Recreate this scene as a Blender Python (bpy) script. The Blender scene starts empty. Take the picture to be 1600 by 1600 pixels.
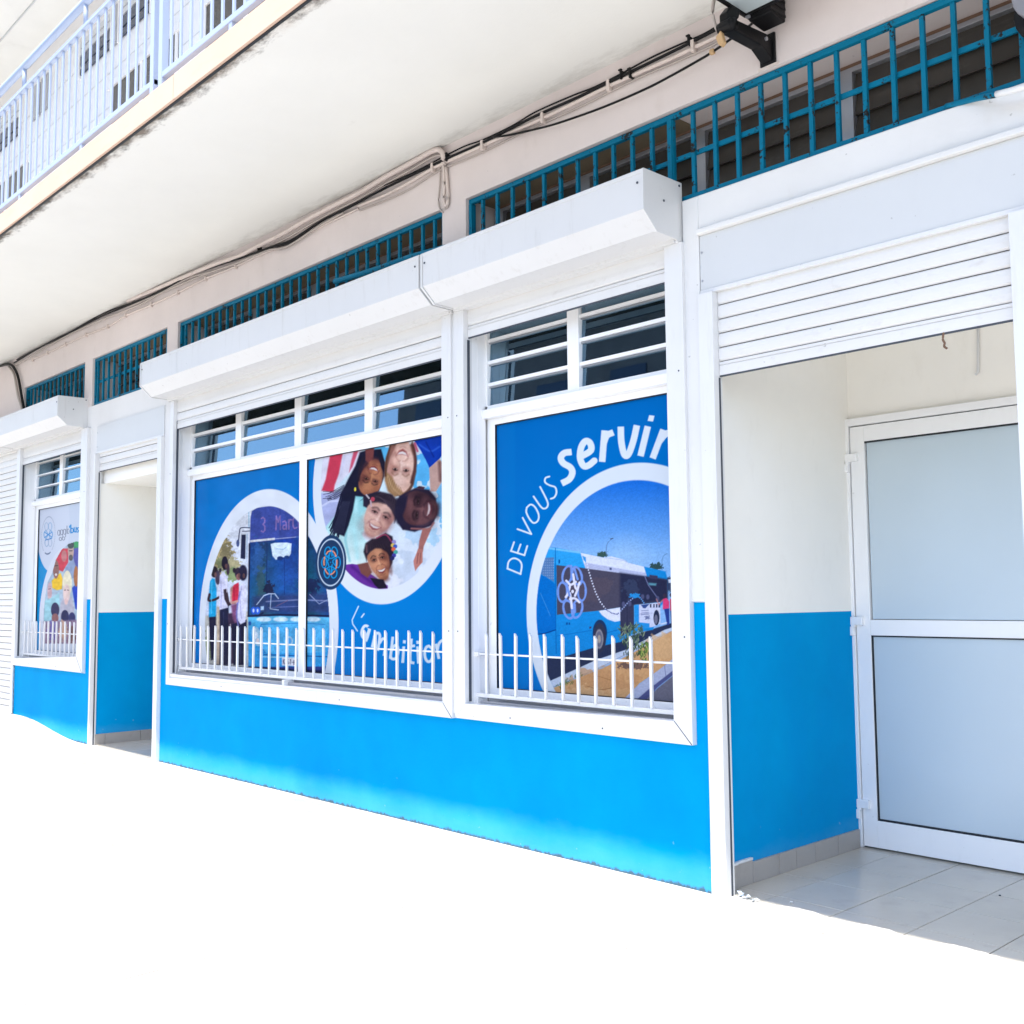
import bpy, bmesh, math, random
import numpy as np
from mathutils import Vector, Matrix

# ------------------------------------------------------------------ camera
S = bpy.context.scene
COL = S.collection
CAM = Vector((0.0, -3.67014, 1.22))
ROWS = np.array([[0.6848904, 0.7285945, -0.0086692], [0.0652452, -0.0494729, 0.9966421], [-0.7257191, 0.6831562, 0.0814208]])          # camera right, up, forward in the world
FPX = 1653.5060                      # focal length for a 1600 px wide frame
cam = bpy.data.objects.new('camera', bpy.data.cameras.new('camera'))
COL.objects.link(cam)
r_, u_, f_ = [Vector(ROWS[i]) for i in range(3)]
m4 = Matrix((r_, u_, -f_)).transposed().to_4x4()
m4.translation = CAM
cam.matrix_world = m4
cam.data.sensor_fit = 'HORIZONTAL'
cam.data.sensor_width = 36
cam.data.lens = FPX / 1600 * 36
cam.data.clip_start = 0.05
cam.data.clip_end = 500
S.camera = cam

# ------------------------------------------------------------------ light
SUN = Vector((0.30, -1.0, 2.63)).normalized()
elev = math.asin(SUN.z)
azim = math.atan2(SUN.x, SUN.y)
W = bpy.data.worlds.new('World'); S.world = W; W.use_nodes = True
nt = W.node_tree
bg = nt.nodes['Background']
sky = nt.nodes.new('ShaderNodeTexSky'); sky.sky_type = 'NISHITA'; sky.sun_disc = False
sky.sun_elevation = elev; sky.sun_rotation = azim
sky.air_density = 0.85; sky.dust_density = 1.6; sky.ozone_density = 0.8
nt.links.new(sky.outputs[0], bg.inputs[0]); bg.inputs[1].default_value = 0.15
sd = bpy.data.lights.new('sun', 'SUN'); sd.energy = 2.8; sd.angle = math.radians(0.53); sd.color = (1, .935, .845)
so = bpy.data.objects.new('sun', sd); COL.objects.link(so)
so.rotation_euler = SUN.to_track_quat('Z', 'Y').to_euler(); so.location = (2, -8, 12)
S.view_settings.view_transform = 'Standard'; S.view_settings.look = 'None'
S.view_settings.gamma = 1; S.view_settings.use_curve_mapping = False
S.view_settings.exposure = 1.66
S.render.engine = 'CYCLES'
S.cycles.max_bounces = 10; S.cycles.diffuse_bounces = 6; S.cycles.transparent_max_bounces = 12

# ------------------------------------------------------------------ helpers
def ray(u, v):
    return ROWS.T @ np.array([(u - 800) / FPX, -(v - 800) / FPX, 1.0])
def on_wall(u, v, y=0.0):
    """point of the plane at depth y that is seen at (u, v) of the survey photograph"""
    d = ray(u, v); t = (y - CAM.y) / d[1]
    return Vector((CAM.x + d[0] * t, y, CAM.z + d[2] * t))

ORG = {}
def org(o):
    return ORG.get(o.name, Vector((0, 0, 0))) if o else Vector((0, 0, 0))

class MB:
    def __init__(s): s.v = []; s.f = []
    def box(s, x0, x1, y0, y1, z0, z1):
        n = len(s.v)
        s.v += [(x, y, z) for x in (x0, x1) for y in (y0, y1) for z in (z0, z1)]
        s.f += [tuple(n + i for i in q) for q in ((0,1,3,2),(4,6,7,5),(0,4,5,1),(2,3,7,6),(0,2,6,4),(1,5,7,3))]
        return s
    def prism_x(s, prof, x0, x1):          # prof: (y, z) ring
        n = len(s.v); k = len(prof)
        s.v += [(x0, y, z) for y, z in prof] + [(x1, y, z) for y, z in prof]
        s.f += [tuple(n + i for i in range(k))[::-1], tuple(n + k + i for i in range(k))]
        for i in range(k):
            j = (i + 1) % k; s.f.append((n + i, n + j, n + k + j, n + k + i))
        return s
    def prism_y(s, prof, y0, y1):          # prof: (x, z) ring
        n = len(s.v); k = len(prof)
        s.v += [(x, y0, z) for x, z in prof] + [(x, y1, z) for x, z in prof]
        s.f += [tuple(n + i for i in range(k)), tuple(n + k + i for i in range(k))[::-1]]
        for i in range(k):
            j = (i + 1) % k; s.f.append((n + j, n + i, n + k + i, n + k + j))
        return s
    def tube(s, pts, r, n=8, smooth=True):
        P = [Vector(p) for p in pts]
        if smooth and len(P) > 2:
            Q = []
            E = [P[0] * 2 - P[1]] + P + [P[-1] * 2 - P[-2]]
            for i in range(1, len(E) - 2):
                a, b, c, d = E[i-1], E[i], E[i+1], E[i+2]
                for t in (0, .25, .5, .75):
                    Q.append(.5 * ((2*b) + (c-a)*t + (2*a-5*b+4*c-d)*t*t + (3*b-a-3*c+d)*t**3))
            Q.append(P[-1]); P = Q
        base = len(s.v); k = len(P)
        for i, p in enumerate(P):
            t = (P[min(i+1, k-1)] - P[max(i-1, 0)]).normalized()
            a = t.cross(Vector((0, 0, 1)))
            if a.length < 1e-3: a = t.cross(Vector((0, 1, 0)))
            a.normalize(); b = t.cross(a)
            for j in range(n):
                w = 2 * math.pi * j / n
                s.v.append(tuple(p + a * math.cos(w) * r + b * math.sin(w) * r))
        for i in range(k - 1):
            for j in range(n):
                q = (j + 1) % n
                s.f.append((base+i*n+j, base+i*n+q, base+(i+1)*n+q, base+(i+1)*n+j))
        s.f.append(tuple(base + j for j in range(n))[::-1])
        s.f.append(tuple(base + (k-1)*n + j for j in range(n)))
        return s
    def mesh(s, name, o=Vector((0, 0, 0))):
        me = bpy.data.meshes.new(name)
        me.from_pydata([(x-o[0], y-o[1], z-o[2]) for x, y, z in s.v], [], s.f)
        bm = bmesh.new(); bm.from_mesh(me); bmesh.ops.recalc_face_normals(bm, faces=bm.faces); bm.to_mesh(me); bm.free()
        return me
    def build(s, name, mat, parent=None, bevel=0, smooth=False, at=None, label=None):
        """links the shape as ONE object; its origin is `at` (world) or the parent's origin"""
        o0 = org(parent); a = Vector(at) if at is not None else o0.copy()
        me = s.mesh(name, a)
        me.materials.append(mat)
        if smooth:
            for p in me.polygons: p.use_smooth = True
        o = bpy.data.objects.new(name, me); COL.objects.link(o)
        if parent: o.parent = parent
        o.location = a - o0
        ORG[o.name] = a
        if bevel:
            b = o.modifiers.new('bevel', 'BEVEL'); b.width = bevel; b.segments = 2; b.limit_method = 'ANGLE'; b.harden_normals = False
        if label: o['label'] = label
        return o
def B(*a): return MB().box(*a)
def dup(src, parent, delta):
    """copy one piece (shared mesh), moved by delta, under parent"""
    c = src.copy(); COL.objects.link(c)
    if parent: c.parent = parent
    a = org(src) + Vector(delta)
    c.location = a - org(parent); ORG[c.name] = a
    return c
def thing(name, label, cat, loc, group=None):
    o = bpy.data.objects.new(name, None); COL.objects.link(o); o.empty_display_size = .1
    o.location = loc; ORG[o.name] = Vector(loc)
    return tag(o, label, cat, group)
def tag(o, label, cat, group=None, kind=None):
    o['label'] = label; o['category'] = cat
    if group: o['group'] = group
    if kind: o['kind'] = kind
    return o

# ------------------------------------------------------------------ materials
def srgb(r, g, b):
    return tuple((c/12.92 if c <= .04045 else ((c+.055)/1.055)**2.4) for c in (r/255, g/255, b/255))
def base_mat(name):
    m = bpy.data.materials.new(name); m.use_nodes = True
    return m, m.node_tree, m.node_tree.nodes['Principled BSDF']
def N(nt, t, **k):
    n = nt.nodes.new(t)
    for a, b in k.items():
        if a.startswith('i_'):
            key = a[2:]; n.inputs[int(key) if key.isdigit() else key].default_value = b
        else: setattr(n, a, b)
    return n
def coords(nt, scale=(1, 1, 1)):
    g = N(nt, 'ShaderNodeNewGeometry')       # world position: nothing repeats from copy to copy
    mp = N(nt, 'ShaderNodeMapping'); mp.inputs['Scale'].default_value = scale
    nt.links.new(g.outputs['Position'], mp.inputs['Vector']); return mp.outputs[0]
def mixc(nt, fac, a, b):
    n = N(nt, 'ShaderNodeMix', data_type='RGBA')
    for s, v in ((0, fac), (6, a), (7, b)):
        if hasattr(v, 'is_linked'): nt.links.new(v, n.inputs[s])
        else: n.inputs[s].default_value = v if s == 0 else (*v, 1) if len(v) == 3 else v
    return n.outputs[2]
def ramp(nt, src, a, b, lo=0., hi=1.):
    n = N(nt, 'ShaderNodeMapRange'); n.clamp = True
    nt.links.new(src, n.inputs[0])
    for i, v in enumerate((a, b, lo, hi)): n.inputs[i+1].default_value = v
    return n.outputs[0]
def noise(nt, vec, scale, detail=4, rough=.55):
    n = N(nt, 'ShaderNodeTexNoise', i_Scale=scale, i_Detail=detail, i_Roughness=rough)
    nt.links.new(vec, n.inputs['Vector']); return n.outputs[0]
def mul(nt, a, b, op='MULTIPLY'):
    n = N(nt, 'ShaderNodeMath', operation=op); n.use_clamp = True
    for i, v in enumerate((a, b)):
        if hasattr(v, 'is_linked'): nt.links.new(v, n.inputs[i])
        else: n.inputs[i].default_value = v
    return n.outputs[0]
def bump(nt, p, h, strength, dist=.002):
    n = N(nt, 'ShaderNodeBump', i_Strength=strength, i_Distance=dist)
    nt.links.new(h, n.inputs['Height']); nt.links.new(n.outputs[0], p.inputs['Normal'])
def paint(name, col, rough=.5, var=.06, dirt=None, dirt_amt=.25, dirt_scale=(3, 3, 1.2), bump_s=.15, bump_scale=90, spec=.4, speck=0.0, metal=0.0):
    """painted surface: slow tonal drift, streaky grime with a shape of its own, specks, fine relief"""
    m, nt, p = base_mat(name)
    v = coords(nt)
    n1 = noise(nt, v, 1.7, 5, .6)
    c = mixc(nt, ramp(nt, n1, .3, .7), tuple(x*(1-var) for x in col), tuple(min(1, x*(1+var*.5)) for x in col))
    if dirt:
        vs = coords(nt, dirt_scale); n2 = noise(nt, vs, 2.6, 8, .68)
        c = mixc(nt, ramp(nt, n2, .56, .74, 0, dirt_amt), c, dirt)
    if speck:
        n3 = noise(nt, v, 38, 2, .5)
        c = mixc(nt, ramp(nt, n3, .745, .775, 0, speck), c, (.10, .09, .08))
    nt.links.new(c, p.inputs['Base Color'])
    p.inputs['Roughness'].default_value = rough; p.inputs['Specular IOR Level'].default_value = spec
    p.inputs['Metallic'].default_value = metal
    if bump_s: bump(nt, p, noise(nt, v, bump_scale, 4, .6), bump_s)
    return m

def rgb(*c): return c
M = {}
M['white'] = paint('white_wall_paint', (.665, .665, .66), .6, .05, (.55, .52, .47), .22, bump_s=.25, bump_scale=55, speck=.35)
M['alu'] = paint('white_lacquered_aluminium', (.665, .67, .675), .33, .03, (.42, .40, .37), .26, (7, 7, .8), .05, 160, .5, speck=.35)
M['alu_box'] = paint('white_lacquered_shutter_box', (.605, .61, .615), .35, .03, (.36, .34, .31), .28, (7, 7, .8), .06, 120, .4, speck=.4)
M['alu_panel'] = paint('pale_grey_lacquered_panel', (.565, .58, .59), .4, .03, (.5, .5, .5), .12, (5, 5, 1), .05, 160, .5, speck=.3)
M['slat'] = paint('white_shutter_slat', (.665, .66, .65), .4, .04, (.40, .35, .29), .30, (4, 4, 8), .08, 120, .45, speck=.4)
M['picket'] = paint('white_gloss_metal_paint', (.76, .76, .75), .35, .05, (.45, .38, .32), .25, (9, 9, 5), .15, 120, .5, speck=.4)
M['pink'] = paint('pale_pink_wall_paint', (.645, .58, .56), .75, .06, (.45, .38, .34), .28, (2.2, 2.2, 1.1), .35, 45, .25, speck=.25)
M['soffit'] = paint('off_white_soffit_paint', (.80, .80, .765), .8, .05, (.58, .58, .53), .3, (.9, .9, .9), .2, 40, .2)
M['reveal_brown'] = paint('dark_brown_reveal', (.21, .165, .11), .85, .15, (.1, .08, .06), .3, bump_s=.3, bump_scale=40, spec=.1)  # dark brown reveals; only the right-hand soffit is pink
M['joint'] = paint('grimy_slat_joint', (.16, .14, .12), .8, .2, None, bump_s=0, spec=.1)
M['peach'] = paint('peach_fascia_paint', (.60, .435, .34), .75, .08, (.5, .33, .26), .45, (1.2, 4, 6), .3, 50, .2)
M['door_white'] = paint('white_door_lacquer', (.84, .845, .85), .3, .03, (.6, .6, .58), .12, (5, 5, 1), .05, 160, .5, speck=.25)
M['cream'] = paint('cream_recess_paint', (.85, .835, .785), .65, .04, (.55, .52, .46), .15, bump_s=.2, bump_scale=50)
M['upper'] = paint('white_upper_wall', (.80, .79, .79), .7, .04, None, bump_s=.2, bump_scale=50)
M['rail'] = paint('pale_blue_railing_paint', (.35, .42, .57), .45, .06, (.45, .5, .58), .2, bump_s=.05, bump_scale=90)
M['black'] = paint('black_rubber', (.012, .012, .013), .55, .2, (.07, .065, .06), .3, bump_s=.1, spec=.12)
M['cable_grey'] = paint('dusty_grey_cable', (.42, .37, .34), .6, .15, (.2, .17, .15), .5, (6, 6, 6), .1)
M['conduit'] = paint('painted_over_conduit', (.62, .54, .50), .55, .1, (.25, .2, .17), .45, (6, 6, 6), .1)
M['gasket'] = paint('dark_gasket', (.055, .065, .085), .6, .1, None, bump_s=0)
M['skirt'] = paint('taupe_skirting_tile', (.36, .335, .31), .35, .1, (.2, .18, .16), .3, (4, 4, 4), .1, 60)
M['tile'] = paint('greige_floor_tile', (.49, .46, .395), .22, .1, (.30, .28, .26), .3, (2.5, 2.5, 2.5), .06, 60, .5, speck=.3)
M['grout'] = paint('grey_grout', (.22, .21, .2), .9, .1, None, bump_s=.2)
M['brown'] = paint('brown_dusty_sealant', (.20, .12, .08), .8, .2, None, bump_s=.2)
M['alu_raw'] = paint('grey_raw_aluminium', (.42, .43, .46), .35, .1, (.2, .2, .22), .3, bump_s=.05, metal=.6)
M['gasket_line'] = paint('black_glazing_bead', (.015, .018, .022), .5, .1, None, bump_s=0)
M['room'] = paint('dim_interior', (.30, .29, .27), .9, .1, None, bump_s=0)
M['opp'] = paint('weathered_grey_facade', (.16, .14, .13), .8, .15, (.15, .13, .12), .4, bump_s=.2)
M['opp_white'] = paint('white_low_house', (.6, .58, .54), .8, .1, None, bump_s=.2)
M['roof'] = paint('dark_sheet_roof', (.11, .10, .10), .6, .2, None, bump_s=.1)
M['litter'] = paint('crumpled_wrapper', (.6, .68, .78), .3, .2, None, bump_s=.3)

def blue_paint():
    m, nt, p = base_mat('bright_blue_wall_paint')
    v = coords(nt)
    c = mixc(nt, ramp(nt, noise(nt, v, 2.2, 5, .6), .3, .7), (.0002, .245, .54), (.0002, .288, .61))
    # sunlit glow painted into the scuffed, dusty wall foot, with a ragged edge
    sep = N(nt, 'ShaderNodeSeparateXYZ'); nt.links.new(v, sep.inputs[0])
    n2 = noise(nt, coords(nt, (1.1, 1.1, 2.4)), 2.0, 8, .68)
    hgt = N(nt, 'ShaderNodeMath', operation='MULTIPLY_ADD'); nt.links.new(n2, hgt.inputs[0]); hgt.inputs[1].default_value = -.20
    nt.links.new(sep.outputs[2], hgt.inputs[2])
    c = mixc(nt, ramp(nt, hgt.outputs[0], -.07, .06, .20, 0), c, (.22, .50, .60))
    n4 = noise(nt, v, 26, 3, .5)
    lowz = ramp(nt, sep.outputs[2], 0, .25, 1, 0)
    chips = mul(nt, ramp(nt, n4, .71, .74, 0, .7), lowz)
    c = mixc(nt, chips, c, (.32, .45, .5))
    n5 = noise(nt, coords(nt, (1, 1, .35)), 3.1, 7, .7)          # old roller coats drying in uneven bands
    c = mixc(nt, ramp(nt, n5, .42, .62, 0, .16), c, (.0006, .22, .62))
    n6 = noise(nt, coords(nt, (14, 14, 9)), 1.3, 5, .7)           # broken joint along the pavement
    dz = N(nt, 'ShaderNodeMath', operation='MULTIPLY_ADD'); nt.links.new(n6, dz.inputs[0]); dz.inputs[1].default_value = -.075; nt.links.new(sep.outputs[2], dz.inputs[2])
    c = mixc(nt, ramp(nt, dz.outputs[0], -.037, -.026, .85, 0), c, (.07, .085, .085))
    n7 = noise(nt, coords(nt, (3, 3, 1.6)), 6, 6, .75)
    c = mixc(nt, mul(nt, ramp(nt, n7, .66, .70, 0, .5), ramp(nt, sep.outputs[2], .1, .55, 1, 0)), c, (.02, .17, .36))
    nt.links.new(c, p.inputs['Base Color'])
    p.inputs['Roughness'].default_value = .6; p.inputs['Specular IOR Level'].default_value = .015
    bump(nt, p, noise(nt, v, 48, 5, .65), .32, .003)
    return m
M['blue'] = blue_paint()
def teal_paint():
    m, nt, p = base_mat('teal_blue_flaking_paint')
    v = coords(nt)
    c = mixc(nt, noise(nt, v, 6, 3), (.0004, .115, .20), (.0006, .16, .28))
    n = noise(nt, v, 30, 6, .7); n2 = noise(nt, v, 4, 2)
    k = ramp(nt, mul(nt, n, ramp(nt, n2, .3, .7, .86, 1.12)), .59, .62)
    c = mixc(nt, k, c, (.018, .015, .013))
    nt.links.new(c, p.inputs['Base Color']); p.inputs['Roughness'].default_value = .5; p.inputs['Specular IOR Level'].default_value = .12
    bump(nt, p, n, .3, .002)
    return m
M['teal'] = teal_paint()
def pavement_mat():
    m, nt, p = base_mat('pale_concrete')
    v = coords(nt)
    c = mixc(nt, ramp(nt, noise(nt, v, .9, 8, .65), .3, .7), (.50, .49, .465), (.60, .59, .565))
    c = mixc(nt, ramp(nt, noise(nt, v, 1.1, 9, .72), .62, .78, 0, .6), c, (.36, .35, .33))
    c = mixc(nt, ramp(nt, noise(nt, v, 60, 3, .6), .35, .75, 0, .35), c, (.42, .41, .40))
    n8 = mul(nt, noise(nt, coords(nt, (1.6, 3.2, 1)), 1.9, 9, .75), ramp(nt, noise(nt, v, .45, 3, .5), .45, .6, .8, 1.12))
    c = mixc(nt, ramp(nt, n8, .44, .60, 0, 1), c, (.275, .270, .250))
    n9 = noise(nt, v, 46, 2, .5)
    c = mixc(nt, ramp(nt, n9, .70, .73, 0, .85), c, (.17, .16, .15))
    nt.links.new(c, p.inputs['Base Color']); p.inputs['Roughness'].default_value = .85
    bump(nt, p, noise(nt, v, 70, 6, .7), .5, .004)
    return m
M['pavement'] = pavement_mat()
M['asphalt'] = paint('grey_asphalt', (.07, .07, .072), .9, .2, None, bump_s=.6, bump_scale=120)
def soffit_mat():
    m, nt, p = base_mat('soffit_paint_with_edge_mould')
    v = coords(nt)
    c = mixc(nt, ramp(nt, noise(nt, v, 1.0, 6, .6), .3, .7), (.70, .70, .67), (.75, .75, .715))
    c = mixc(nt, ramp(nt, noise(nt, coords(nt, (1.4, 3, 1)), 2.2, 7, .7), .66, .76, 0, .35), c, (.5, .5, .46))
    sep = N(nt, 'ShaderNodeSeparateXYZ'); nt.links.new(v, sep.inputs[0])
    y = ramp(nt, sep.outputs[1], -1.36, -1.17, 1, 0)
    n = noise(nt, coords(nt, (5, 12, 5)), 1.4, 8, .72)
    k = mul(nt, ramp(nt, mul(nt, n, y), .31, .48), .92)
    c = mixc(nt, k, c, (.035, .03, .027))
    yb = ramp(nt, sep.outputs[1], -1.36, -1.20, 1, 0)
    c = mixc(nt, mul(nt, ramp(nt, mul(nt, noise(nt, coords(nt, (9, 14, 5)), 1.1, 6, .7), yb), .26, .5), .35), c, (.45, .36, .28))
    # patchy grey, stronger towards the wall joint
    y2 = ramp(nt, sep.outputs[1], -.22, -.02, 0, 1)
    c = mixc(nt, mul(nt, ramp(nt, mul(nt, noise(nt, coords(nt, (3, 9, 3)), 1.6, 6, .7), y2), .3, .6), .5), c, (.36, .35, .32))
    nt.links.new(c, p.inputs['Base Color']); p.inputs['Roughness'].default_value = .8
    p.inputs['Specular IOR Level'].default_value = .2
    bump(nt, p, noise(nt, v, 38, 5, .65), .25, .004)
    return m
M['soffit_mould'] = soffit_mat()
def glass_mat(name, tint, refl, fac_lo, fac_hi):
    """thin tinted pane: see-through body plus a mirror-like face"""
    m = bpy.data.materials.new(name); m.use_nodes = True; nt = m.node_tree; nt.nodes.clear()
    out = N(nt, 'ShaderNodeOutputMaterial'); tr = N(nt, 'ShaderNodeBsdfTransparent'); gl = N(nt, 'ShaderNodeBsdfGlossy')
    tr.inputs[0].default_value = (*tint, 1); gl.inputs[0].default_value = (*refl, 1); gl.inputs['Roughness'].default_value = .012
    lw = N(nt, 'ShaderNodeLayerWeight', i_Blend=.35)
    mx = N(nt, 'ShaderNodeMixShader')
    nt.links.new(ramp(nt, lw.outputs['Fresnel'], 0, 1, fac_lo, fac_hi), mx.inputs[0])
    nt.links.new(tr.outputs[0], mx.inputs[1]); nt.links.new(gl.outputs[0], mx.inputs[2]); nt.links.new(mx.outputs[0], out.inputs[0])
    v = coords(nt); b = N(nt, 'ShaderNodeBump', i_Strength=.02, i_Distance=.01); nt.links.new(noise(nt, v, 3, 2), b.inputs['Height']); nt.links.new(b.outputs[0], gl.inputs['Normal'])
    return m
M['glass'] = glass_mat('tinted_louvre_glass', (.42, .48, .46), (.40, .62, .80), .34, .9)
M['dark_glass'] = paint('dusty_smoked_louvre_glass', (.058, .050, .042), .22, .25, (.11, .10, .085), .35, (3, 3, 8), .05, 60, .35)
def frosted():
    m, nt, p = base_mat('frosted_blue_glass')
    v = coords(nt)
    c = mixc(nt, ramp(nt, noise(nt, v, .9, 4, .5), .3, .7), (.46, .55, .61), (.52, .61, .67))
    nt.links.new(c, p.inputs['Base Color']); p.inputs['Roughness'].default_value = .38; p.inputs['Specular IOR Level'].default_value = .8
    bump(nt, p, noise(nt, v, 260, 2), .08, .001)
    return m
M['frost'] = frosted()
def lamp_glass():
    m, nt, p = base_mat('floodlight_glass'); p.inputs['Base Color'].default_value = (.45, .52, .54, 1); p.inputs['Roughness'].default_value = .12
    v = coords(nt); bump(nt, p, noise(nt, v, 70, 2), .2, .003); return m
M['lamp_glass'] = lamp_glass()
M['lamp_black'] = paint('black_lamp_casting', (.008, .008, .009), .42, .2, (.06, .055, .05), .25, (6, 6, 6), .15, 90, .15)
M['lamp_grey'] = paint('grey_lamp_casing', (.20, .20, .22), .4, .2, (.12, .11, .1), .25, (6, 6, 6), .15)
M['ochre'] = paint('yellowed_plastic', (.50, .33, .17), .6, .1, None, bump_s=.1)
def print_mat():
    m, nt, p = base_mat('printed_vinyl')
    a = N(nt, 'ShaderNodeVertexColor', layer_name='print'); v = coords(nt)
    c = mixc(nt, ramp(nt, noise(nt, v, 3, 4, .6), .35, .75, 0, .004), a.outputs[0], (.4, .5, .6))
    nt.links.new(c, p.inputs['Base Color']); p.inputs['Roughness'].default_value = .2; p.inputs['Specular IOR Level'].default_value = .03
    bump(nt, p, noise(nt, v, 14, 2), .05, .002)
    return m
M['print'] = print_mat()

# ------------------------------------------------------------------ ground
def smooth(t): t = max(0., min(1., t)); return t*t*(3-2*t)
def ground_h(x, y):
    return .125 * smooth((-9.45 - x) / 1.45) * smooth((y + 2.6) / 2.0) - .005
xs = [-60, -40, -25, -18] + [-15 + i*.1 for i in range(76)] + [-7.4 + i*.2 for i in range(43)] + [2, 6, 15, 30, 60]
ys = [-9, -7, -5, -4, -3.2] + [-2.8 + i*.1 for i in range(29)] + [.04]
vs = []; fs = []
for x in xs:
    for y in ys: vs.append((x, y, ground_h(x, y)))
ny = len(ys)
for i in range(len(xs)-1):
    for j in range(ny-1): fs.append((i*ny+j, (i+1)*ny+j, (i+1)*ny+j+1, i*ny+j+1))
g = MB(); g.v = vs; g.f = fs
o = g.build('pavement', M['pavement'], smooth=True); o['kind'] = 'structure'
for x in (-6.9, -3.465, -.03): B(x-.0018, x+.0018, -9, -.4, -.006, -.0035).build('expansion_joint', M['grout'], o)
o = MB().prism_x([(-9.2, -.2), (-9, -.2), (-9, -.006), (-9.2, -.006)], -60, 60).build('kerb', M['pavement']); o['kind'] = 'structure'
o = B(-200, 200, -200, -9.2, -.35, -.14).build('road', M['asphalt']); o['kind'] = 'structure'

# ------------------------------------------------------------------ the building
bld = thing('shop_building', 'pale pink building with bright blue and white shopfront under a long balcony slab', 'building', (-5, 0, 0))
XL, XR = -22.0, 4.0
T = .25
SF = 3.745                       # balcony soffit height
YE = -1.36                       # balcony edge

def wall(name, mat, rects, y0=0.0, y1=T, bevel=0, label=None, parent=bld):
    m = MB()
    for x0, x1, z0, z1 in rects: m.box(x0, x1, y0, y1, z0, z1)
    return m.build(name, mat, parent, bevel, label=label)

# blue dado in its own pieces
for x0, x1, z1 in ((-11.15, -9.36, .60), (-7.78, -2.783, .60)):
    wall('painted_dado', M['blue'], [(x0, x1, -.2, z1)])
for x0, x1, z1 in ((-9.36, -9.205, 1.245), (-7.875, -7.78, 1.24), (-2.783, -2.70, 1.197)):
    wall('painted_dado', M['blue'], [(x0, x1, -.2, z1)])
# white shop wall around the openings
wall('shop_wall', M['white'], [
    (-9.36, -9.205, 1.245, 2.96), (-7.875, -7.78, 1.24, 2.96), (-2.783, -2.70, 1.197, 2.96),
    (-11.15, -11.09, .60, 2.96), (-9.44, -9.36, .60, 2.96), (-11.09, -9.44, 2.70, 2.96),
    (-7.78, -7.70, .60, 2.96), (-4.40, -4.255, .60, 2.96), (-2.85, -2.783, .60, 2.96),
    (-7.70, -4.40, 2.70, 2.96), (-4.255, -2.85, 2.70, 2.96),
    (-9.205, -7.875, 2.60, 2.96), (-2.70, 1.0, 2.60, 2.96), (1.0, XR, -.2, 2.96), (XL, -14.2, -.2, 2.96), (-14.2, -11.15, 2.62, 2.96)])
# upper wall with the grille openings left out
OPEN = [(-11.106, -9.53), (-9.355, -7.868), (-7.685, -4.445), (-4.245, -.55)]
px_ = XL; pillars = []
for a, b in OPEN: pillars.append((px_, a, 2.96, 3.3925)); px_ = b
pillars.append((px_, XR, 2.96, 3.3925))
wall('upper_wall', M['pink'], pillars + [(XL, XR, 3.3925, SF)])
# reveal soffit of the openings carries on inwards
wall('opening_soffit', M['reveal_brown'], [(a-.02, min(b+.02, -2.86), 3.392, 3.44) for a, b in OPEN], T, .62)
wall('opening_soffit', M['pink'], [(-2.86, -.53, 3.392, 3.44)], T, .62)
MB().box(-22, -2.86, .03, T-.001, 3.3885, 3.3905).build('opening_head', M['reveal_brown'], bld)
for a, b in OPEN: wall('opening_side', M['reveal_brown'], [(a-.05, a, 2.9, 3.392), (b, b+.05, 2.9, 3.392)], T, .62)
wall('opening_ledge', M['white'], [(XL, XR, 2.90, 2.958)], T, .62)
# dim rooms behind the glazing
rm = MB()
rm.box(XL, XR, 3.4, 3.5, -.1, 3.7).box(XL, XR, T+.04, 3.4, 2.84, 2.90).box(XL, XR, .63, 3.4, 3.5, 3.6)
rm.box(-9.32, -9.28, T+.0, 3.4, 0, 2.84).box(-7.80, -7.78, T+.0, 3.4, 0, 2.84).box(-2.80, -2.76, T, 3.4, 0, 2.84).box(XL, XR, T, 3.4, -.2, -.05)
rm.build('inner_room', M['room'], bld)

# balcony slab: soffit, fascia, drip groove
sl = MB().prism_x([(YE, SF), (YE, 3.872), (0.0, 3.872), (0.0, SF)], XL, XR).build('balcony_slab', M['soffit_mould'], bld)
fa = MB()
for x0, x1 in ((XL, -12.3), (-12.297, -8.6), (-8.597, -4.9035), (-4.8995, -1.2), (-1.197, XR)):
    fa.prism_x([(YE-.016, SF-.004), (YE-.016, 3.868), (YE-.012, 3.874), (YE+.10, 3.878), (YE-.001, 3.866), (YE-.001, SF-.004)], x0, x1)
fa.build('fascia', M['peach'], bld)
MB().box(XL, XR, YE-.001, YE+.012, SF-.010, SF-.0005).build('drip_edge', M['gasket_line'], bld)
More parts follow.
